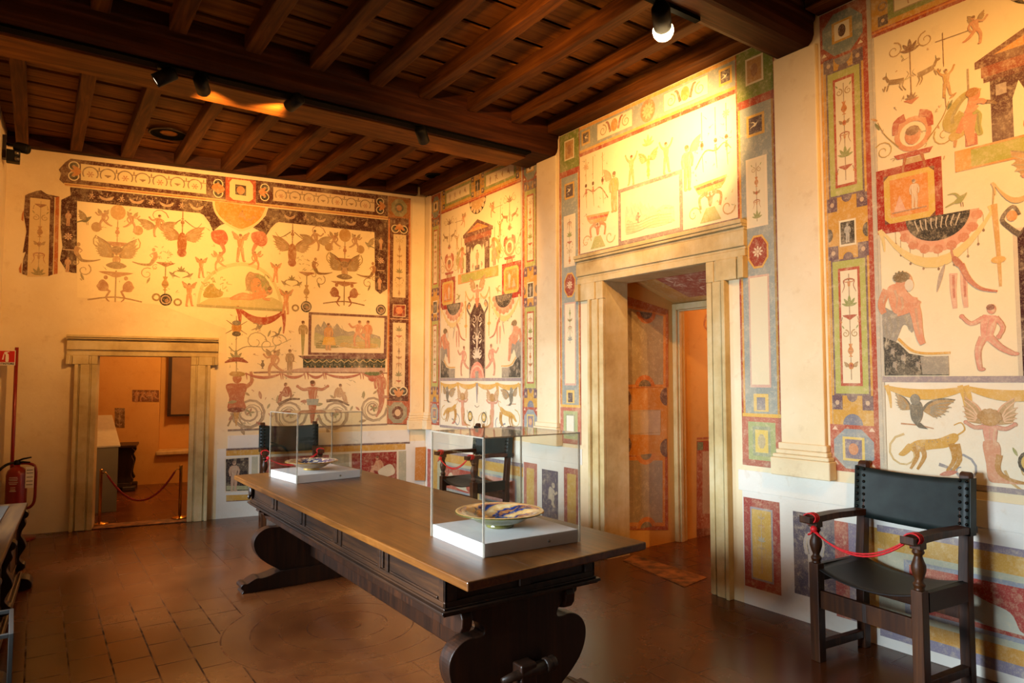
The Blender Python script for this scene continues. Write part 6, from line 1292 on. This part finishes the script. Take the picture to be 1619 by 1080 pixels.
# framed view on its dark bracket
P = B_.part('painted_panel')
P.poly(Q((488, 493.5), (612, 499.5), (611, 562.5), (487, 561)), '6e403c', 5, .9); P.poly(Q((492.5, 497.5), (607.5, 503), (606.5, 558.5), (491.5, 557.5)), 'ead6ac', 6, .95)
x0, z0 = at(497, 553); x1, z1 = at(601, 506); landscape(P, x0, z0, x1, z1, 6, 7, .85)
for (x, y, h, ps, f, c) in ((519, 532, .33, 'stand', 1, 'cf9a5c'), (565, 527, .33, 'run', 1, 'd08a64'), (581, 528, .34, 'stand', -1, 'd28a60')): u, z = at(x, y); fig(P, u, z, h, ps, c, 13, f)
u, z = at(520, 533); P.poly([(u-.06, z+.0), (u+.06, z), (u+.085, z-.1), (u-.085, z-.1)], 'dcae4a', 16, .9)
P.poly(Q((471, 562.5), (611, 561), (611, 567.5), (479, 567.5)), '6e4440', 5); P.poly(Q((479, 567.5), (609, 567.5), (609, 581.5), (479, 581.5)), '38402e', 5, .95)
for k in range(11): a_, b_ = at(481+k*11.6, 569), at(492.6+k*11.6, 569); P.stroke([a_, ((a_[0]+b_[0])/2, a_[1]-.03), b_], .010, .010, 'b8a060', 6, .8, 3); P.ell((a_[0]+b_[0])/2, a_[1]-.085, .01, .012, 'b88a48', 6, n=6)
P.poly(Q((455, 585.5), (479, 581.5), (609, 581.5), (609, 588), (400, 588)), 'a8746a', 4, .6)
# dado
P = B_.part('painted_dado')
P.poly(Q((357.5, 709.5), (648, 698.5), (648, 701.5), (357.5, 712.5)), '5c4450', 1, .85); P.poly(Q((357.5, 712.5), (641, 701.5), (641, 711), (357.5, 721)), 'cf9a3c', 1)
P.poly(Q((398, 722), (410, 721.5), (410, 776), (397, 777)), 'b4b29c', 1)
for (a, b_, c, d, col) in (((357, 726), (393, 723.5), (392.5, 775.5), (357, 776.5), '2c2024'), ((412, 723), (520, 719), (520, 776), (412, 777), 'a24634'), ((556, 717), (627, 714), (627, 757), (556, 772), '96241c')):
    cx_ = (a[0]+c[0])/2; cy_ = (a[1]+c[1])/2; P.poly([bk(cx_+(p[0]-cx_)*1.08, cy_+(p[1]-cy_)*1.1) for p in (a, b_, c, d)], 'e8dcc4', 1); P.poly(Q(a, b_, c, d), col, 2, .95)
u, z = at(370, 752); fig(P, u, z, .34, 'stand', 'c8a488', 3, hair='8a6a58'); P.poly(Q((358, 768), (392, 768), (392, 774), (358, 775)), '8a9468', 3, .7)
u, z = at(600, 742); fig(P, u, z, .34, 'sit', 'd08c68', 3, -1); P.blob([(u-.02, z-.02), (u+.14, z+.06), (u+.2, z-.06), (u+.05, z-.1)], 'd8ccb0', 6)
P.poly(Q((522, 719), (552, 717.5), (552, 772), (522, 775)), 'b2b09a', 1); P.poly(Q((630, 713), (642, 712.5), (642, 764), (630, 766)), 'b2b09a', 1)
P.poly(Q((357.5, 783), (420, 781), (420, 789), (357.5, 792)), 'cf9a3c', 1); P.poly(Q((357.5, 792), (420, 789), (420, 790), (357.5, 793.5)), '8a5a4c', 1)
P.poly(Q((655, 707), (671, 706), (670, 759), (654, 759)), 'c88438', 62, .9)
B_.build()
# two small framed fragments on the far wall of the little room
F_ = Paint(lambda a, z, o: EB*a + NB*(DF-o) + V3((0, 0, z)), wall_far)
KF = lambda x, y: bkd(x, y, DF)
F_.part('painted_fragment').poly([KF(*p) for p in ((209, 616.5), (251.5, 617), (251.5, 635.5), (209, 635))], '7a4a26', 1, .95)
for k in range(4): u, z = KF(216+k*9, 626); fig(F_, u, z, .18, ('stand', 'run', 'sit', 'run')[k], 'b0783c', 2)
F_.part('painted_fragment').poly([KF(*p) for p in ((181.5, 645), (197.5, 645.5), (197, 676.5), (181.5, 676))], '70502a', 1, .95); u, z = KF(189, 660); candel(F_, u, z-.15, z+.15, .12, (BRN, 'a07a40', '8a7a48', 'a0804a', TAN), 2, 2)
F_.build()
# passage wall and soffit
G_ = Paint(lambda x, z, o: V3((x, YP-o, z)), wall_passage)
def KP(x, y): p = aty(x, y, YP); return (p.x, p.z)
P = G_.part('painted_panel')
def QP(*pts): return [KP(*p) for p in pts]
P.poly(QP((983, 466), (1056, 490), (1056, 612), (983, 622)), 'b4622c', 1); P.poly(QP((983, 466), (986, 467), (986, 840), (983, 842)), '7a3a22', 2); P.poly(QP((989, 482), (1052, 498), (1052, 612), (989, 612)), 'd88c3c', 2); P.poly(QP((992, 487), (1048, 500), (1048, 608), (992, 608)), 'a8987c', 3)
for x, y, a0 in ((1021, 494, pi), (1019, 611, 0)): u, z = KP(x, y); P.ell(u, z, .135, .11, 'c8702e', 4, .9, a0, a0+pi, 16); P.ell(u, z, .085, .065, '6a5c4c', 5, .9, a0, a0+pi, 14)
P.poly(QP((985, 615), (1055, 612), (1054, 722), (985, 720)), 'cf8a34', 2); P.poly(QP((996, 648), (1044, 648), (1043, 688), (996, 687)), 'c2b09a', 3); P.frame(*KP(996, 687), *KP(1044, 648), .006, '8a6a48', 4, .7)
for x, y in ((986, 630), (1054, 627), (986, 704), (1054, 708)): u, z = KP(x, y); s = 1 if x < 1000 else -1; P.ell(u, z, .10, .09, '6a4a44', 4, .9, -pi/2 if s > 0 else pi/2, pi/2 if s > 0 else 1.5*pi, 12)
P.poly(QP((985, 715), (1055, 715), (1056, 838), (985, 838)), 'a84a2a', 1); P.poly(QP((990, 722), (1051, 722), (1051, 832), (990, 832)), 'd48838', 2); P.poly(QP((994, 728), (1047, 728), (1047, 826), (994, 826)), 'a09684', 3)
for x, y, a0 in ((1021, 718, pi), (1021, 834, 0)): u, z = KP(x, y); P.ell(u, z, .13, .10, 'cf7e34', 4, .9, a0, a0+pi, 16); P.ell(u, z, .075, .055, '7a7468', 5, .9, a0, a0+pi, 14)
P = G_.part('painted_dado')
P.poly(QP((1100, 692), (1130, 690), (1130, 694), (1100, 695)), 'a85a34', 14); P.poly(QP((1100, 697), (1130, 696), (1130, 842), (1100, 846)), 'a04a28', 14); P.poly(QP((1109, 714), (1130, 712), (1130, 812), (1109, 812)), 'b89a78', 16); P.poly(QP((1101, 699), (1110, 699), (1110, 711), (1101, 712)), '6a7a58', 16); P.poly(QP((1100, 836), (1130, 834), (1130, 848), (1100, 850)), '7a3418', 16)
u, z = KP(1117, 515); P.stroke([(u, z+.12), (u-.05, z), (u+.04, z-.08), (u-.02, z-.15)], .03, .01, 'b06a34', 14); P.stroke([(u+.05, z+.1), (u, z), (u+.02, z-.1)], .02, .01, 'b06a34', 14)
G_.build()
S_ = Paint(lambda x, y, o: V3((x, y, 2.6-.3*(x-4.5)-o-.003)), ceil_p)
P = S_.part('painted_soffit'); P.rect(4.55, 3.1, 5.25, 4.55, 'd09a48', 1); P.rect(4.62, 3.25, 5.15, 4.35, 'a85038', 2); speck(P, 4.7, 3.3, 5.1, 4.3, 30, .08, ['d8a088', 'b87060', '8a4438'], 3, 4)
S_.build()
# ================================================================== DAYLIGHT
wd = bpy.data.worlds.new('sky'); SC.world = wd; wd.use_nodes = True
bg = wd.node_tree.nodes['Background']; bg.inputs[0].default_value = (.62, .78, 1, 1); bg.inputs[1].default_value = WORLD
def area(name, loc, target, sx, sz, energy, col):
    li = bpy.data.lights.new(name, 'AREA'); li.shape = 'RECTANGLE'; li.size = sx; li.size_y = sz; li.energy = energy; li.color = col
    o = bpy.data.objects.new(name, li); COL.objects.link(o); o.location = loc; o.rotation_euler = (V3(target)-V3(loc)).to_track_quat('-Z', 'Y').to_euler(); return o
def win_light(w, energy, tilt):
    y0, y1, z0, z1 = w; c = leftp((y0+y1)/2, (z0+z1)/2, .30); area('daylight', c, c+V3((1, 0, -tilt)), y1-y0-.14, z1-z0-.14, energy, (.74, .87, 1)).data.spread = radians(92)
win_light(W1, E_W1, .38); win_light(W2, E_W2, .38)
# lamps of the rooms beyond
def point(loc, energy, col, r=.12):
    li = bpy.data.lights.new('lamp', 'POINT'); li.energy = energy; li.color = col; li.shadow_soft_size = r; o = bpy.data.objects.new('lamp', li); COL.objects.link(o); o.location = loc
c = EB*.2 + NB*10.6; point((c.x, c.y, 2.7), E_R2, (1, .50, .16)); point((6.6, 3.7, 2.6), E_PS, (1, .50, .18))
vs = SC.view_settings; vs.view_transform = 'Standard'; vs.look = 'None'; vs.exposure = EXPO; vs.gamma = 1; vs.use_curve_mapping = False
